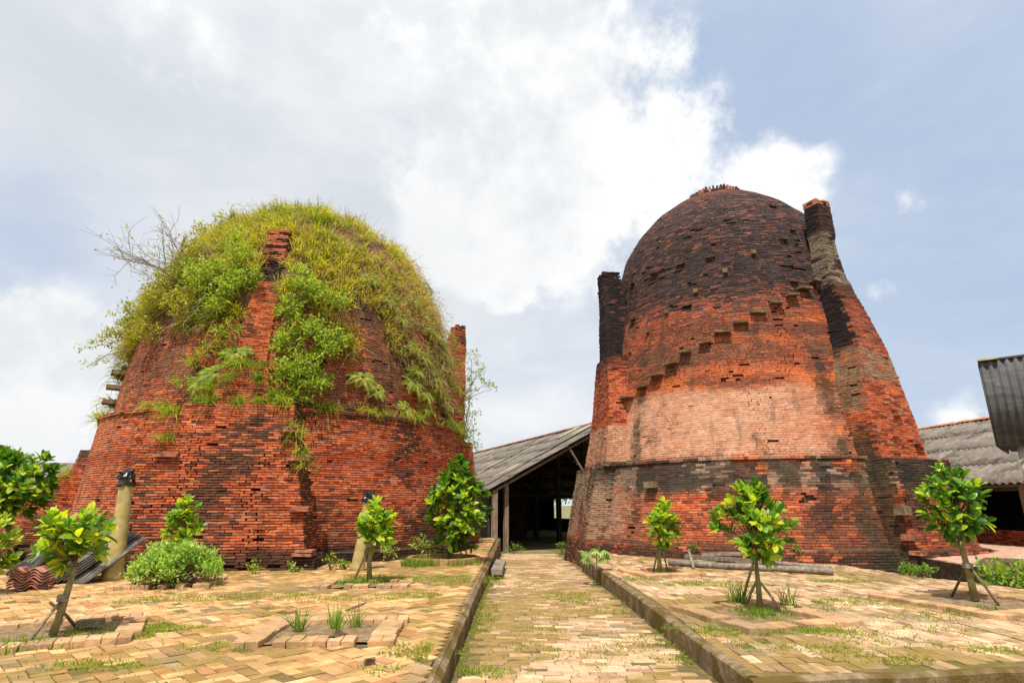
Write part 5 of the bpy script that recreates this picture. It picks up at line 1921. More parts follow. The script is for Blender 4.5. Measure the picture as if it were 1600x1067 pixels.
def sapling(label, base, trunk, crown, tips_n, per, ln, mat, stakes=(), shape='egg', name='sapling', stake_mat=None, group=None, max_obj=300, tie=True, trunk_r=0.04, split=0.35):
    """trunk: points in space; crown: (centre, rx, ry, rz)."""
    base = Vector(base)
    o = empty(name, base, label, 'tree', group)
    mb = MB()
    tr = [base] + [Vector(p) for p in trunk]
    mb.tube(tr, list(np.linspace(trunk_r * 1.25, trunk_r * 0.8, len(tr))), 9, wob=.05)
    top = tr[-1]
    c, rx, ry, rz = crown
    c = Vector(c)
    tips = []
    for k in range(tips_n):
        d = Vector(unit(rng.normal(0, 1, (1, 3)))[0])
        rr = random.random() ** 0.4
        z = d.z * rr
        wz = 1.0
        if shape == 'egg':
            wz = 1.0 - 0.45 * max(0, z)
        elif shape == 'wedge':
            wz = 0.75 + 0.25 * (1 - abs(z + 0.1)) - 0.55 * max(0, z - 0.1)
        elif shape == 'ball':
            wz = 1.0
        tips.append(c + Vector((d.x * rr * rx * wz, d.y * rr * ry * wz, z * rz)))
    tw = MB()
    for t in tips:
        ax = top + (c - top) * random.uniform(0.0, 0.75) + Vector((0, 0, random.uniform(-.05, .1)))
        mid = (ax + t) / 2 - Vector((0, 0, 0.04))
        tw.tube([ax, mid, t], [0.010, 0.007, 0.004], 5, cap=False)
    tw.tube([top, (top + c) / 2, c + Vector((0, 0, rz * 0.6))], [trunk_r * .7, trunk_r * .5, 0.008], 7)
    mb.build('trunk', M_BARK, o, True)
    tw.build('branch', M_TWIG, o)
    meshes = []
    for V, F in LV:
        me = py_mesh('leaf', V, F)
        me.polygons.foreach_set('use_smooth', np.ones(len(me.polygons), dtype=bool))
        me.materials.append(mat)
        meshes.append(me)
    T = Matrix.Translation(-base)
    leaves = []
    for t in tips:
        ax = (t - c)
        ax = Vector((ax.x / rx, ax.y / ry, ax.z / rz)) * 0.75 + Vector((0, 0, 0.55))
        ax = ax.normalized()
        s = ax.cross(Vector((0.3, 0.8, 0.2))).normalized()
        w = ax.cross(s)
        a0 = random.uniform(0, 6.28)
        for q in range(per):
            a = a0 + q * 2.4
            open_ = random.uniform(0.25, 1.25) if q else 0.1
            d = (ax * math.cos(open_) + (s * math.cos(a) + w * math.sin(a)) * math.sin(open_)).normalized()
            n_ = (ax - d * ax.dot(d))
            n_ = (n_ + Vector((0, 0, 0.4)) + Vector((random.gauss(0, .25), random.gauss(0, .25), 0)))
            x = d.cross(n_).normalized()
            zz_ = x.cross(d)
            L = ln * random.uniform(0.72, 1.2)
            p = t - ax * random.uniform(0, 0.35) * ln
            leaves.append((p, x, d, zz_, L))
    leaves.sort(key=lambda l: (l[0] - cam.location).length)
    for p, x, d, z_, L in leaves[:max_obj]:
        ob = bpy.data.objects.new('leaf', random.choice(meshes))
        COL.objects.link(ob)
        ob.parent = o
        ob.matrix_local = T @ Matrix(((x.x * L, d.x * L, z_.x * L, p.x), (x.y * L, d.y * L, z_.y * L, p.y), (x.z * L, d.z * L, z_.z * L, p.z), (0, 0, 0, 1)))
    rest = leaves[max_obj:]
    if rest:
        LVv, LVf = LV[1]
        Vl = np.array(LVv)
        allv, allf, allc = [], [], []
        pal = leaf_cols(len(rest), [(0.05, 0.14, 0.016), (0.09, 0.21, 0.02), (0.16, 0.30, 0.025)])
        for i_, (p, x, d, z_, L) in enumerate(rest):
            M3 = np.array([x, d, z_])
            allv.append(Vl @ M3 * L + np.array(p))
            allf.append(np.array(LVf) + i_ * len(Vl))
            allc.append(np.tile(pal[i_], (len(Vl), 1)))
        props(link('inner_foliage', np_mesh('inner_foliage', np.concatenate(allv), np.concatenate(allf), np.concatenate(allc)), o, M_FOL, True), kind='stuff')
    for a, b in stakes:
        ms = MB()
        a, b = Vector(a), Vector(b)
        ms.tube([a - Vector((0, 0, .05)), (a + b) / 2 + Vector((.008, 0, 0)), b], [0.022, 0.021, 0.018], 7, wob=.08)
        ms.build('stake', stake_mat or M_STAKE, o, True)
    if stakes and tie:
        mt = MB()
        q = Vector(stakes[0][1])
        mt.tube([q + Vector((0, 0, -.03)), q + Vector((0, 0, .05))], [trunk_r * 1.7, trunk_r * 1.6], 8)
        mt.build('tie', M_TIE if mat is M_LEAF and stake_mat else M_GREYWOOD, o)
    return o


SZ = TER + 0.03


def near(px, py, ref, dy=0.0):
    return at_y(px, py, ref.y + dy)


b = ground(82, 992, SZ)
sapling('young broad leaved sapling with two crossed stakes in the left pit, nearest the camera', b, [near(97, 950, b), near(108, 915, b), near(118, 885, b)],
        (near(115, 838, b), .45, .42, .40), 60, 6, .185, M_LEAF, [(ground(42, 1002, SZ), near(98, 935, b, -.03)), (ground(124, 978, SZ), near(78, 940, b, -.05))], 'ball')
b = ground(577, 908, SZ)
sapling('small sapling with one leaning stake in front of the slim capped palm trunk', b, [near(577, 880, b), near(580, 848, b)],
        (near(586, 822, b), .44, .42, .50), 44, 7, .235, M_LEAF, [(ground(551, 908, SZ), near(578, 852, b, -.03))], 'egg', trunk_r=.05)
b = Vector((ROUND[0][0] + .15, ROUND[0][1], SZ))
sapling('dense dark green sapling in the round brick ring beside the open shed', b, [near(706, 850, b), near(712, 830, b)],
        (near(716, 786, b), .98, .92, 1.42), 200, 8, .25, M_LEAF, [(ground(678, 879, SZ), near(700, 855, b, -.05)), (ground(732, 871, SZ), near(718, 835, b, -.05)), (ground(722, 871, SZ), near(714, 835, b, .05))], 'wedge', stake_mat=M_TWIG, trunk_r=.06)
b = ground(1031, 893, SZ)
sapling('smallest staked sapling on the right terrace, nearest the path', b, [near(1030, 870, b), near(1031, 845, b)],
        (near(1034, 815, b), .40, .38, .54), 46, 7, .215, M_LEAF, [(ground(1020, 891, SZ), near(1029, 855, b, -.03)), (ground(1044, 892, SZ), near(1033, 855, b, -.03))], 'egg', trunk_r=.05)
b = ground(1188, 952, SZ)
sapling('bushy sapling with three stakes in the middle pit of the right terrace', b, [near(1185, 915, b), near(1182, 885, b)],
        (near(1177, 814, b), .62, .58, .68), 105, 7, .19, M_LEAF, [(ground(1156, 944, SZ), near(1182, 862, b, -.04)), (ground(1163, 946, SZ), near(1183, 905, b, .04)), (ground(1222, 955, SZ), near(1187, 908, b, -.03))], 'wedge', stake_mat=M_STAKE)
b = ground(1524, 938, SZ)
sapling('leaning staked sapling in the pit at the right edge of the terrace', b, [near(1514, 895, b), near(1500, 845, b)],
        (near(1489, 786, b), .47, .45, .64), 95, 7, .195, M_LEAFD, [(ground(1484, 931, SZ), near(1512, 884, b, -.04)), (ground(1562, 944, SZ), near(1513, 884, b, -.03))], 'ball', stake_mat=M_TWIG, trunk_r=.05)
b = Vector((gxy(284, 909)[0], gxy(284, 909)[1], SZ))
sapling('sapling rising behind the variegated bush at the foot of the left kiln', b, [near(287, 870, b), near(288, 850, b)],
        (near(288, 812, b), .38, .30, .50), 40, 7, .19, M_LEAF, (), 'egg')
b = Vector(at_y(12, 850, 16.0)); b.z = 0.0
sapling('broad leafy tree at the left edge behind the stacked roof sheets', b, [near(14, 830, b), near(20, 800, b)],
        (near(22, 757, b), .95, .9, 1.0), 120, 8, .27, M_LEAFD, (), 'ball', name='leafy_tree', trunk_r=.06)
b = ground(-8, 925, SZ)
sapling('low leafy plant cut by the left edge of the picture', b, [near(-8, 890, b), near(-7, 870, b)],
        (near(-6, 850, b), .42, .4, .55), 40, 7, .18, M_LEAF, (), 'ball', name='leafy_plant')

# variegated bush
b = Vector((gxy(270, 915)[0], gxy(270, 915)[1], SZ))
cl = []
for k in range(70):
    a, rr = random.uniform(0, 6.28), math.sqrt(random.random())
    x, y = math.cos(a) * rr * .80, math.sin(a) * rr * .65
    z = 0.06 + 0.80 * math.sqrt(max(0, 1 - rr * rr * .92)) * random.uniform(.25, 1)
    cl.append((b + Vector((x, y, z)), .17, 95))
shrub('variegated_bush', 'rounded bush with pale variegated leaves at the foot of the left kiln', b, cl, VARIEG, 0.075, cat='bush')


# ------------------------------------------------------------------ weeds and grass on the ground
random.seed(21)
for (x, y, h, lb) in ((108, 0, 0, None),):
    pass
WG = 'weeds along the foot of the left kiln'
for (x, y, h, lb) in ((395, 896, .2, 'weed nearest the variegated bush'), (458, 894, .13, 'low weed below the middle of the front buttress'), (516, 890, .34, 'tallest weed, just right of the buttress corner'), (538, 889, .16, 'weed nearest the slim palm trunk')):
    weed(lb + ' at the foot of the left kiln', ground(x, y, SZ - .03), h, 4, GREEN + LIME, 0.09, .14, WG)
weed('leafy weed patch in the round ring left of the dark sapling', ground(660, 872, SZ), .55, 9, LIME + GREEN, 0.13, .45)
weed('light green weed clump between the slim palm trunk and the round ring', ground(604, 875, SZ), .35, 6, LIME, 0.10, .25)
weed('white flecked shrubby weed beside the shed post', Vector((-1.6, 27.0, TER)), 1.1, 10, GREEN + LIME, 0.09, .4)
weed('weed at the foot of the open shed opening, left', Vector((0.1, 29.5, -.45)), .45, 7, GREEN, 0.10, .4)
weed('weed at the foot of the open shed opening, right', Vector((2.4, 29.5, -.45)), .5, 7, GREEN, 0.10, .3)
for i, (X, Y) in enumerate(((10.3, 12.9), (10.75, 13.3), (10.9, 12.4))):
    weed('bright green weed ' + ('left of', 'behind', 'right of')[i] + ' the leaning sapling, between terrace and shed platform', Vector((X, Y, -.25)), .8, 22, LIME + GREEN, 0.14, .6, 'weeds between the right terrace and the shed platform')
for (x, y, lb) in ((1420, 899, 'leftmost'), (1437, 902, 'middle'), (1455, 904, 'rightmost')):
    weed(lb + ' of three low weeds at the right foot of the bare kiln', ground(x, y, TER - .02), .25, 5, GREEN, 0.10, .25, 'weeds at the right foot of the bare kiln')
weed('single weed rooted in the lower wall of the bare kiln', kr.hit(1247, 868)[2], .25, 3, GREEN, .08, .08)
weed('weed growing on the bare kiln wall right of the nearest sapling', kr.hit(1083, 864)[2], .3, 3, GREEN, .08, .1)


# papaya seedling over the right kerb
def palmate(label, base, h, n, r):
    base = Vector(base)
    o = empty('papaya_seedling', base, label, 'plant')
    mb = MB()
    mb.tube([base, base + Vector((0.02, 0, h))], [.02, .012], 6)
    parts = []
    for k in range(n):
        a = k * 2.4 + .3
        e = random.uniform(.0, .6)
        d = Vector((math.cos(a), math.sin(a), e)).normalized()
        hub = base + Vector((0, 0, h * random.uniform(.6, 1))) + d * r
        mb.tube([base + Vector((0, 0, h * .7)), hub], [.007, .005], 5)
        s = d.cross(Vector((0, 0, 1))).normalized()
        for q in range(7):
            t = (q - 3) * 0.55
            dd = (d * math.cos(t) + s * math.sin(t) + Vector((0, 0, -.8))).normalized()
            parts.append(leaflets(np.array([hub]), np.array([dd]), np.array([[0, 0, 1.0]]), np.array([r * .75]), np.array([r * .28]), leaf_cols(1, [(0.22, .38, .08), (.34, .48, .16)])))
    mb.build('stem', M_BARK, o)
    V, F, C = merge(parts)
    props(link('leaf', np_mesh('leaf', V, F, C), o, M_FOL), 'deeply lobed pale green leaves')
    return o


palmate('papaya seedling with lobed leaves hanging over the right kerb', ground(932, 890, TER), .42, 16, .27)


# short grass on the paving
def patch(px, py, rx, ry, n, z=TER, h=(0.03, 0.09)):
    c = ground(px, py, z)
    a, r = rng.uniform(0, 6.28, n), np.sqrt(rng.random(n))
    r = r * (0.55 + 0.9 * vnoise(np.stack([np.cos(a) * 2 + px, np.sin(a) * 2 + py, 0 * a], 1)))
    B = np.stack([c.x + np.cos(a) * r * rx, c.y + np.sin(a) * r * ry, np.full(n, z - .005)], 1)
    return B, rng.uniform(h[0], h[1], n)


Bs, Hs = [], []
for a in ((205, 985, .75, .45, 3200), (150, 1040, .5, .2, 500), (60, 1005, .5, .3, 500), (700, 905, 1.0, .7, 2600), (620, 905, .6, .4, 900), (650, 930, .5, .4, 700),
          (530, 935, .9, .4, 800), (420, 930, 1.0, .4, 700), (300, 935, 1.0, .35, 700), (120, 890, .8, .5, 500), (45, 893, .7, .4, 700), (640, 1015, .3, .4, 350), (670, 1020, .3, .35, 350),
          (575, 900, .7, .3, 700), (600, 1045, .25, .2, 120), (210, 940, .5, .3, 300), (350, 1010, .4, .3, 200)):
    B, h = patch(*a); Bs.append(B); Hs.append(h)
for a in ((1100, 912, 1.2, .4, 1600), (1010, 905, .5, .5, 500), (1130, 985, .7, .35, 1000), (1230, 985, .9, .25, 1300), (1315, 908, .8, .3, 700), (1330, 940, .9, .5, 900), (1290, 985, .5, .5, 700), (1370, 1000, .6, .5, 500),
          (1200, 965, .5, .4, 600), (1440, 965, .5, .3, 300), (1390, 1030, .5, .25, 350), (1290, 1015, .4, .3, 300), (1550, 1015, .5, .2, 250), (1180, 1010, .3, .3, 150), (1280, 950, .5, .4, 300), (1480, 985, .6, .3, 250)):
    B, h = patch(*a); Bs.append(B); Hs.append(h)
for a in ((885, 925, .7, .8, 700), (905, 935, .4, .5, 400), (740, 1050, .4, .2, 600), (760, 960, .25, 1.2, 500), (780, 900, .2, 1.6, 500), (850, 985, .3, .3, 150), (1040, 1000, .4, .5, 350), (1080, 1030, .5, .3, 350), (980, 1010, .4, .3, 150), (900, 1020, .5, .3, 120), (830, 1010, .3, .3, 100),
          (960, 950, .3, .5, 200), (815, 905, .3, .8, 300), (870, 960, .5, .3, 150)):
    B, h = patch(*a, z=0.0); B[:, 2] = path_z(B[:, 1]) - .005; k_ = (B[:, 0] > PX0) & (B[:, 0] < PX1); Bs.append(B[k_]); Hs.append(h[k_])
for a in ((1300, 1060, .9, .15, 1500), (1420, 1056, .7, .12, 700), (1550, 1050, .9, .2, 1200), (1200, 1062, .4, .15, 300)):
    B, h = patch(*a, z=-0.01, h=(.05, .12)); k_ = B[:, 1] < RT_FRONT(B[:, 0]) - .15; Bs.append(B[k_]); Hs.append(h[k_])
# along the foot of both kerbs
n = 1500
y = rng.uniform(5, 28, n)
Bs.append(np.stack([np.full(n, PX0 - 0.02) + np.abs(rng.normal(0, .06, n)), y, path_z(y) - .01], 1)); Hs.append(rng.uniform(.03, .12, n) * (fbm(np.stack([y, y, y], 1), .6, 2) > .45))
n = 900
y = rng.uniform(6, 16, n)
Bs.append(np.stack([np.full(n, PX1 + 0.0) - np.abs(rng.normal(0, .05, n)), y, path_z(y) - .01], 1)); Hs.append(rng.uniform(.03, .10, n) * (fbm(np.stack([y, y, y], 1), .8, 2, 3) > .5))
# sparse sprigs in the joints everywhere
n = 14000
X, Y = rng.uniform(-12, 10, n), 5.5 + 11 * rng.random(n) ** 1.2
q = fbm(np.stack([X, Y, 0 * X], 1), 0.6, 3, 9) > 0.52
X, Y = X[q], Y[q]
Zt = np.where(X < -0.8, TER, np.where(X > 2.4, TER, path_z(Y)))
okq = (in_poly(X, Y, LT) | in_poly(X, Y, RT) | ((X > PX0) & (X < PX1)))
Bs.append(np.stack([X, Y, Zt - .005], 1)[okq]); Hs.append(rng.uniform(.02, .06, okq.sum()))
B, H = np.concatenate(Bs), np.concatenate(Hs)
sel = (H > 0.015) & ~((B[:, 0] > PX0 - .3) & (B[:, 0] < PX0 - .02) & (B[:, 2] > .2))
B, H = B[sel], H[sel]
n = len(B)
c_ = leaf_cols(n, [(0.20, 0.30, 0.03), (0.28, 0.36, 0.04), (0.14, 0.22, 0.02), (0.36, 0.36, 0.07)])
V, F, C = blades(B, unit(rng.normal(0, .55, (n, 3)) + np.array([0, 0, .8])), H, rng.uniform(.006, .013, n), rng.uniform(0, .5, n), c_ * .85, c_ * 1.1)
props(link('grass', np_mesh('grass', V, F, C, flat=False), None, M_GRASS), 'short grass sprouting in patches between the paving bricks', 'grass', kind='stuff')

# tall grass tufts in the planting pits
Bs, Hs = [], []
for (x, y, r_, n_, h) in ((1150, 945, .12, 60, .5), (1158, 946, .1, 40, .55), (1230, 948, .12, 50, .5), (1190, 960, .2, 110, .18), (1165, 955, .25, 110, .13), (1215, 958, .25, 90, .13), (1035, 897, .3, 150, .12),
                          (466, 985, .06, 40, .42), (522, 990, .06, 60, .45), (556, 978, .06, 40, .4), (530, 972, .05, 20, .3), (80, 1005, .3, 120, .1), (25, 1010, .3, 200, .16), (570, 908, .5, 600, .16), (548, 910, .3, 200, .15),
                          (655, 882, .5, 500, .3), (720, 880, .6, 400, .2), (1510, 955, .3, 120, .1), (1540, 950, .2, 80, .12)):
    c = ground(x, y, SZ)
    a, r = rng.uniform(0, 6.28, n_), np.sqrt(rng.random(n_)) * r_
    Bs.append(np.stack([c.x + np.cos(a) * r, c.y + np.sin(a) * r, np.full(n_, SZ - .03)], 1)); Hs.append(rng.uniform(.5, 1.1, n_) * h)
B, H = np.concatenate(Bs), np.concatenate(Hs)
n = len(B)
c_ = leaf_cols(n, [(0.16, 0.28, 0.03), (0.24, 0.36, 0.04), (0.10, 0.19, 0.02)])
V, F, C = blades(B, unit(rng.normal(0, .25, (n, 3)) + np.array([0, 0, .9])), H, rng.uniform(.008, .014, n), rng.uniform(0, .3, n), c_ * .85, c_ * 1.1)
props(link('pit_grass', np_mesh('pit_grass', V, F, C), None, M_GRASS), 'taller grass tufts growing in the planting pits', 'grass', kind='stuff')


# ------------------------------------------------------------------ trees beyond
def far_tree(label, x, y, h, r, pal, seed, group='trees far behind the kilns'):
    random.seed(seed)
    b = Vector((x, y, -.3))
    cl = []
    for k in range(26):
        a, q = random.uniform(0, 6.28), math.sqrt(random.random())
        zf = random.uniform(.35, 1)
        cl.append((b + Vector((math.cos(a) * q * r * (1.15 - .6 * abs(zf - .6)), math.sin(a) * q * r, h * zf)), r * .36, 130))
    o = empty('background_tree', b, label, 'tree', group)
    mb = MB()
    mb.tube([b, b + Vector((.1, 0, h * .4)), b + Vector((0, .1, h * .8))], [.2, .15, .06], 7)
    for c, rr, n_ in cl[::3]:
        mb.tube([b + Vector((0, 0, h * .35)), Vector(c)], [.06, .02], 5)
    mb.build('trunk', M_TWIG, o)
    V, F, C = merge([clump(c, rr, n_, .34, pal, flat=(1, 1, .8)) for c, rr, n_ in cl])
    props(link('crown', np_mesh('crown', V, F, C), o, M_FOL), kind='stuff')


far_tree('tree whose crown shows over the shed roof right of the overgrown kiln', -4.2, 62.0, 7.0, 3.2, GREEN, 1)
far_tree('green tree behind the low house at the far left', -36.0, 40.0, 5.6, 2.6, GREEN + LIME, 2)
far_tree('tree seen through the open right side of the shed', 9.2, 58.0, 5.0, 3.0, GREEN + LIME, 3)
far_tree('second tree seen through the open right side of the shed', 3.0, 66.0, 6.0, 3.4, GREEN, 4)
far_tree('tree at the far left behind the leafy tree', -47.0, 50.0, 5.0, 3.0, GREEN, 6)

# ------------------------------------------------------------------ planting pits: raised brick edging round soil
def brick_thing(o, C, ang, L_, W_, H_, cols, tilt=0.02, name='brick', part=None):
    """Loose bricks as parts of a thing, sharing nothing but their shape."""
    for i in range(len(C)):
        a = ang[i]
        ca, sa = math.cos(a), math.sin(a)
        bb_ = Bricks()
        U = np.array([[ca, sa, random.gauss(0, tilt)]]) * L_ / 2 * random.uniform(.96, 1.02)
        Vv = np.array([[-sa, ca, random.gauss(0, tilt)]]) * W_ / 2
        bb_.add(np.array([C[i]]), U, Vv, np.array([[0, 0, H_ / 2]]), cols[i:i + 1])
        Cc, U, Vv, W, col, host = bb_.arrays()
        P = np.empty((12, 3))
        for k, (x, y) in enumerate(((-1, -1), (1, -1), (1, 1), (-1, 1))):
            P[k] = Cc[0] + x * U[0] + y * Vv[0] - W[0]
            P[4 + k] = Cc[0] + x * U[0] + y * Vv[0] + W[0] * .8
            P[8 + k] = Cc[0] + x * U[0] * .95 + y * Vv[0] * .9 + W[0]
        P += rng.normal(0, .002, P.shape)
        link(name, np_mesh(name, P, _Q, np.tile(col[0], (12, 1))), o, M_RIM)


def square_pit(key, label, inner=None, bw=0.15, bl=0.30, rim_h=0.09, miss=0.08, double=False):
    c, hx, hy, a = PITS[key]
    o = empty('planting_pit', (c[0], c[1], TER), label, 'planting pit')
    ca, sa = math.cos(a), math.sin(a)

    def W2(u_, v_):
        return c[0] + u_ * ca - v_ * sa, c[1] + u_ * sa + v_ * ca
    Cs, An = [], []
    for s in (-1, 1):
        for t in np.arange(-hx + bw / 2, hx, bw + .006):          # front and back rows: headers side by side
            Cs.append((*W2(t, s * (hy - bl / 2)), TER + rim_h / 2 - .02)); An.append(a + math.pi / 2)
        for t in np.arange(-hy + bl + bw / 2 + .01, hy - bl - bw / 2 + .05, bw + .006):
            Cs.append((*W2(s * (hx - bl / 2), t), TER + rim_h / 2 - .02)); An.append(a)
    keep = [random.random() > miss for _ in Cs]
    Cs = np.array([q for q, k in zip(Cs, keep) if k])
    An = np.array([q for q, k in zip(An, keep) if k]) + rng.normal(0, .03, len(Cs))
    Cs[:, 2] += rng.normal(0, .004, len(Cs))
    brick_thing(o, Cs, An, bl, bw, rim_h, cmix(pave_colors(Cs, True), T3((.46, .29, .18), len(Cs)), np.full(len(Cs), .45)))
    nx_ = 16
    us = np.linspace(-hx + bl * .5, hx - bl * .5, nx_)
    vs_ = np.linspace(-hy + bl * .5, hy - bl * .5, nx_)
    Pp = np.array([(*W2(u_, v_), TER + .012) for v_ in vs_ for u_ in us])
    Pp[:, 2] += .07 * (fbm(Pp, 5.0, 4, 3) - .45)
    idx_ = np.arange(nx_ * nx_).reshape(nx_, nx_)
    F_ = np.stack([idx_[:-1, :-1], idx_[:-1, 1:], idx_[1:, 1:], idx_[1:, :-1]], -1).reshape(-1, 4)
    link('soil', np_mesh('soil', Pp, F_), o, M_SOIL, True)
    return o


random.seed(33)
square_pit('a', 'brick edged planting pit round the left sapling nearest the camera', miss=.05)
square_pit('b', 'open square planting pit with a few grass shoots, left of the path', miss=.03)
square_pit('c', 'shallow overgrown pit round the small sapling by the capped palm trunk', miss=.3)
square_pit('d', 'small brick edged pit round the smallest sapling near the path')
square_pit('e', 'weedy brick edged pit in the middle of the right terrace', miss=.12)
square_pit('f', 'wide brick edged pit at the right edge of the right terrace')
square_pit('g', 'low pit under the variegated bush at the foot of the left kiln', miss=.25)
m = MB()
q = ground(528, 1003, TER)
m.box(q + Vector((0, 0, .085)), .26, .11, .075, Matrix.Rotation(1.0, 3, 'Z') @ Matrix.Rotation(.35, 3, 'Y'), jit=.006)
props(m.build('loose_brick', M_SLAB, base=q), 'loose brick tilted on the front edge of the open square pit', 'brick')
q = ground(140, 985, TER)
m = MB()
m.box(q + Vector((0, 0, .10)), .30, .13, .075, Matrix.Rotation(.35, 3, 'Z'), jit=.008)
props(m.build('loose_brick', M_SLAB, base=q), 'loose brick lying on the right corner of the left sapling pit', 'brick')

# round brick ring
o = empty('planting_ring', (ROUND[0][0], ROUND[0][1], TER), 'low round ring of upright bricks round the dense dark sapling', 'planting ring')
Cs, An = [], []
nb = 26
for k in range(nb):
    a = 2 * math.pi * k / nb
    Cs.append((ROUND[0][0] + math.cos(a) * (ROUND[1] - .06), ROUND[0][1] + math.sin(a) * (ROUND[1] - .06), TER + .06)); An.append(a + math.pi / 2)
Cs = np.array(Cs)
brick_thing(o, Cs, np.array(An) + rng.normal(0, .03, nb), .235, .11, .20, cmix(T3((.30, .19, .06), nb), T3((.38, .26, .11), nb), rng.random(nb)))
m = MB()
m.add([(ROUND[0][0], ROUND[0][1], TER + .10)] + [(ROUND[0][0] + math.cos(t) * (ROUND[1] - .08), ROUND[0][1] + math.sin(t) * (ROUND[1] - .08), TER + .05) for t in np.linspace(0, 6.2832, 25)[:-1]], [(0, i, i % 24 + 1) for i in range(1, 25)])
m.build('soil', M_SOIL, o)


# ------------------------------------------------------------------ capped palm trunks
def palm(label, bag_label, base_px, top_px, r0, r1):
    b = ground(*base_px, TER)
    t = at_y(*top_px, b.y + .1)
    m = MB()
    n = 26
    pts, rad = [], []
    for k in range(n):
        f = k / (n - 1)
        pts.append(b.lerp(t, f) + Vector((0.02 * math.sin(f * 3), 0, -.03 * (k == 0))))
        rad.append((r0 + (r1 - r0) * f ** .6) * (1.045 if k % 4 == 0 else 1.0))
    m.tube(pts, rad, 18, wob=.006)
    o = m.build('palm_trunk', M_PALM, smooth=True, base=b)
    props(o, label, 'palm trunk', 'cut palm trunks with bagged tops')
    # crumpled bag: gathered neck, bulging over the cut top
    prof = [(-.22, 1.22), (-.17, 1.34), (-.10, 1.25), (-.05, 1.12), (.0, 1.22), (.07, 1.32), (.15, 1.18), (.22, .8), (.26, .15)]
    ax = (t - b).normalized()
    s = ax.cross(Vector((0, 1, 0))).normalized()
    w = ax.cross(s)
    V, F, ns = [], [], 18
    for i, (h, q) in enumerate(prof):
        for k in range(ns):
            a = 2 * math.pi * k / ns
            rr = r1 * q * (1 + .16 * math.sin(a * 5 + i) + random.uniform(-.09, .09))
            V.append(t + ax * (h * r1 / .17 + random.uniform(-.02, .02)) + (s * math.cos(a) + w * math.sin(a)) * rr)
    for i in range(len(prof) - 1):
        for k in range(ns):
            F.append((i * ns + k, i * ns + (k + 1) % ns, (i + 1) * ns + (k + 1) % ns, (i + 1) * ns + k))
    F.append(tuple((len(prof) - 1) * ns + k for k in range(ns)))
    mb_ = MB()
    mb_.add(V, F)
    # two loose corners
    for a in (0.6, 2.7):
        p = t + ax * (.16 * r1 / .17) + (s * math.cos(a) + w * math.sin(a)) * r1 * 1.1
        q = p + (s * math.cos(a) + w * math.sin(a)) * r1 * .7 + ax * random.uniform(.0, .15)
        mb_.add([p - w * .06, p + w * .06, q + w * .02, q - w * .03, p + ax * .05], [(0, 1, 2, 3), (0, 3, 4), (1, 4, 2), (3, 2, 4)])
    bo = mb_.build('plastic_bag', M_BAG, base=t)
    props(bo, bag_label, 'bag', 'black plastic bags tied over palm trunks')


palm('thick yellowish palm trunk leaning by the left kiln, near the tile stack', 'black plastic bag tied over the thick leaning palm trunk', (174, 906), (198, 748), .225, .135)
palm('slim yellowish palm trunk standing before the left kiln, behind a small sapling', 'black plastic bag tied over the slim palm trunk behind the small sapling', (558, 891), (576, 776), .185, .115)


# ------------------------------------------------------------------ timber by the bare kiln
def log(label, a, b, r, name='timber_pole', square=False, mat=None):
    a, b = Vector(a), Vector(b)
    m = MB()
    if square:
        d = (b - a)
        L_ = d.length
        d.normalize()
        s = d.cross(Vector((0, 0, 1))).normalized()
        R = Matrix((d, s, s.cross(d))).transposed()
        m.box((a + b) / 2, L_, r * 3.2, r * 1.3, R, jit=.012)
    else:
        n = 7
        m.tube([a.lerp(b, k / (n - 1)) + Vector((0, random.uniform(-.01, .01), random.uniform(-.008, .008))) for k in range(n)], [r * random.uniform(.92, 1.05) for _ in range(n)], 9, wob=.04)
    base = (a + b) / 2
    base.z = min(a.z, b.z)
    return props(m.build(name, mat or M_GREYWOOD, base=base, smooth=not square), label, 'timber', 'grey timber lying by the bare kiln')


def gp(x, y, z):
    return ground(x, y, TER).xy.to_3d() + Vector((0, 0, TER + z))


log('longest grey pole lying in front of the timber pile by the bare kiln', gp(1045, 884, .08), gp(1302, 898, .08), .075)
log('grey pole behind the longest one, at the right end of the timber pile', gp(1200, 888, .16), gp(1300, 893, .08), .06)
log('upper grey plank of the timber pile, resting on the others', gp(1098, 881, .27), gp(1180, 884, .31), .045, 'plank', True)
log('broad grey plank lying in the middle of the timber pile', gp(1072, 880, .20), gp(1196, 888, .16), .065, 'plank', True)
log('lowest plank at the back of the timber pile', gp(1064, 882, .07), gp(1188, 884, .07), .07, 'plank', True)
log('thin plank sticking out at the right of the timber pile', gp(1190, 886, .10), gp(1245, 889, .10), .05, 'plank', True)
log('short grey stick leaning across the left end of the timber pile', gp(1084, 889, .03), gp(1078, 882, .38), .04)
log('square beam lying on the sunken path beside the left kerb', Vector((-.42, 17.0, .06)), Vector((-.36, 20.6, .02)), .10, 'beam', True)

m = MB()
q = ground(945, 862, TER)
m.box(q + Vector((0, 0, .17)), .58, .42, .26, Matrix.Rotation(.3, 3, 'Z') @ Matrix.Rotation(.08, 3, 'X'), jit=.035)
props(m.build('stone_block', M_SLAB, base=q), 'rough square block sitting at the foot of the bare kiln near the path', 'block')
m = MB()
q = ground(924, 880, TER)


# ------------------------------------------------------------------ stacked sheets and tiles at the left
random.seed(8)
sm = sheet_mesh('fibre_sheet', 0.9, 1.7, pitch=.15, amp=.028, th=.012)
sm.materials.append(M_DARKSHEET)
sm2 = sheet_mesh('fibre_sheet', 0.9, 1.5, pitch=.15, amp=.028, th=.012)
sm2.materials.append(M_OLDSHEET)
SG = 'corrugated sheets leaning in the stack at the left'
org = at_y(75, 868, 14.4)


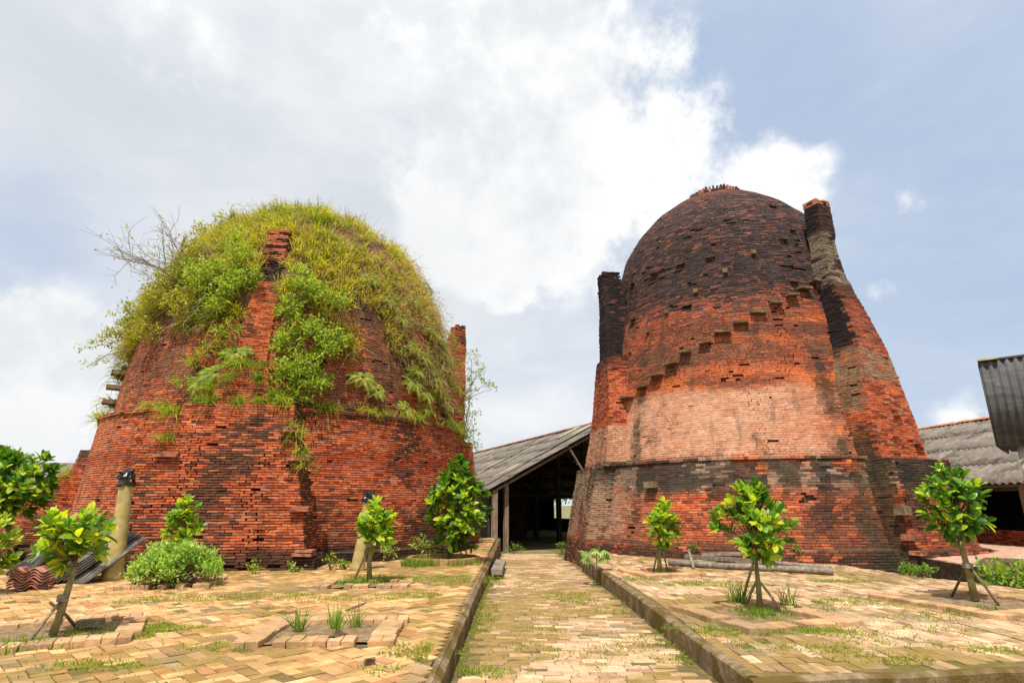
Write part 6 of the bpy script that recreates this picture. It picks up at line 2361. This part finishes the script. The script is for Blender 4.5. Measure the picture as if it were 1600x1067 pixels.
def lean(me, p, ang_z, tilt, label, name='roof_sheet_stacked'):
    ey = Vector((math.sin(ang_z) * math.cos(tilt), math.cos(ang_z) * math.cos(tilt), math.sin(tilt)))
    ex = Vector((math.cos(ang_z), -math.sin(ang_z), 0))
    o_ = place(me, 'corrugated_sheet', None, Vector(p), ex, ey, ex.cross(ey))
    return props(o_, label, 'roof sheet', SG)


for k in range(5):
    p = at_y(14 + k * 4, 868 - k * 1.0, 14.2)
    p.z = .30 + k * .035
    lean(sm, p + Vector((0, -k * .03, 0)), .55, .62, ('hindmost', 'second hindmost', 'middle', 'second foremost', 'foremost')[k] + ' dark corrugated sheet in the leaning stack behind the terracotta tiles')
for k in range(5):
    p = at_y(46 + k * 7, 888, 13.3)
    p.z = .24 + k * .03
    lean(sm2, p + Vector((0, .06 * k, 0)), .6, .62, ('leftmost', 'second', 'third', 'fourth', 'rightmost')[k] + ' grey corrugated sheet leaning in the row between dark sheets and thick palm trunk')
for k in range(2):
    p = at_y(84 + k * 10, 893, 13.3)
    p.z = .25
    lean(sm2, p, .35 + .1 * k, .62, ('upper', 'lower')[k] + ' of two grey corrugated sheets leaning behind the left sapling')
tm = sheet_mesh('wavy_tile', 0.66, .40, pitch=.33, amp=.045, th=.022)
tm.materials.append(M_OLDTERRA)
for k in range(7):
    p = at_y(12, 903, 11.9)
    p.z = TER + .05 + k * .052
    o_ = place(tm, 'terracotta_tile', None, p + Vector((random.uniform(-.02, .02), random.uniform(-.02, .02), 0)), Vector((.96, .25, 0)), Vector((-.25, .96, .05)).normalized(), Vector((0, 0, 1)))
    props(o_, ('lowest', 'second lowest', 'third lowest', 'middle', 'third highest', 'second highest', 'topmost')[k] + ' wavy terracotta tile in the flat pile below the dark sheets', 'tile', 'wavy terracotta tiles in a pile')
# bricks and rubble behind the sheets
RB = 'broken bricks on the rubble heap at the left'
hv = []
b0 = at_y(25, 850, 17.0)
for k in range(60):
    m = MB()
    x, y = b0.x + random.uniform(-1.6, 2.4), b0.y + random.uniform(-1.3, 1.3)
    h = max(0.05, .75 - .28 * (abs(x - b0.x - .2) + abs(y - b0.y)))
    q = Vector((x, y, h))
    m.box(q, .30, .15, .09, Matrix.Rotation(random.uniform(0, 3), 3, 'Z') @ Matrix.Rotation(random.gauss(0, .25), 3, 'X'), jit=.01)
    props(m.build('broken_brick', random.choice((M_OLDTERRA, M_TERRA, M_CORE)), base=q), 'broken brick lying on the rubble heap behind the dark sheets', 'brick', RB)
m = MB()
n = 14
Vh = []
for i in range(n):
    for j in range(n):
        x, y = -2.3 + 4.9 * i / (n - 1), -2.0 + 4.0 * j / (n - 1)
        Vh.append((b0.x + x, b0.y + y, max(-.33, .70 - .28 * (abs(x - .2) + abs(y)) + random.uniform(-.05, .05))))
idx_ = np.arange(n * n).reshape(n, n)
F_ = np.stack([idx_[:-1, :-1], idx_[1:, :-1], idx_[1:, 1:], idx_[:-1, 1:]], -1).reshape(-1, 4)
props(link('rubble', np_mesh('rubble', np.array(Vh), F_), None, M_SOIL, True), 'heap of earth and rubble behind the stacked sheets', 'rubble', kind='stuff')
# sunlit rubble and edging stones on the ground
for (x, y, s, lb) in ((1070, 889, .06, 'small white stone on the paving by the timber pile'), (800, 0, 0, None), (578, 1038, .07, 'dark clod lying on the herringbone paving below the open pit')):
    if lb is None:
        continue
    m = MB()
    q = ground(x, y, TER)
    m.box(q + Vector((0, 0, s * .4)), s * 1.6, s, s, Matrix.Rotation(.6, 3, 'Z'), jit=s * .25)
    props(m.build('stone', M_CONC if x > 900 else M_TWIG, base=q), lb, 'stone')
m = MB()
q1, q2 = ground(540, 953, TER + .02), ground(572, 941, TER + .02)
m.tube([q1, (q1 + q2) / 2, q2], [.015, .017, .012], 6)
props(m.build('stick', M_GREYWOOD, base=q1), 'pale thin stick lying above the open square pit', 'stick')
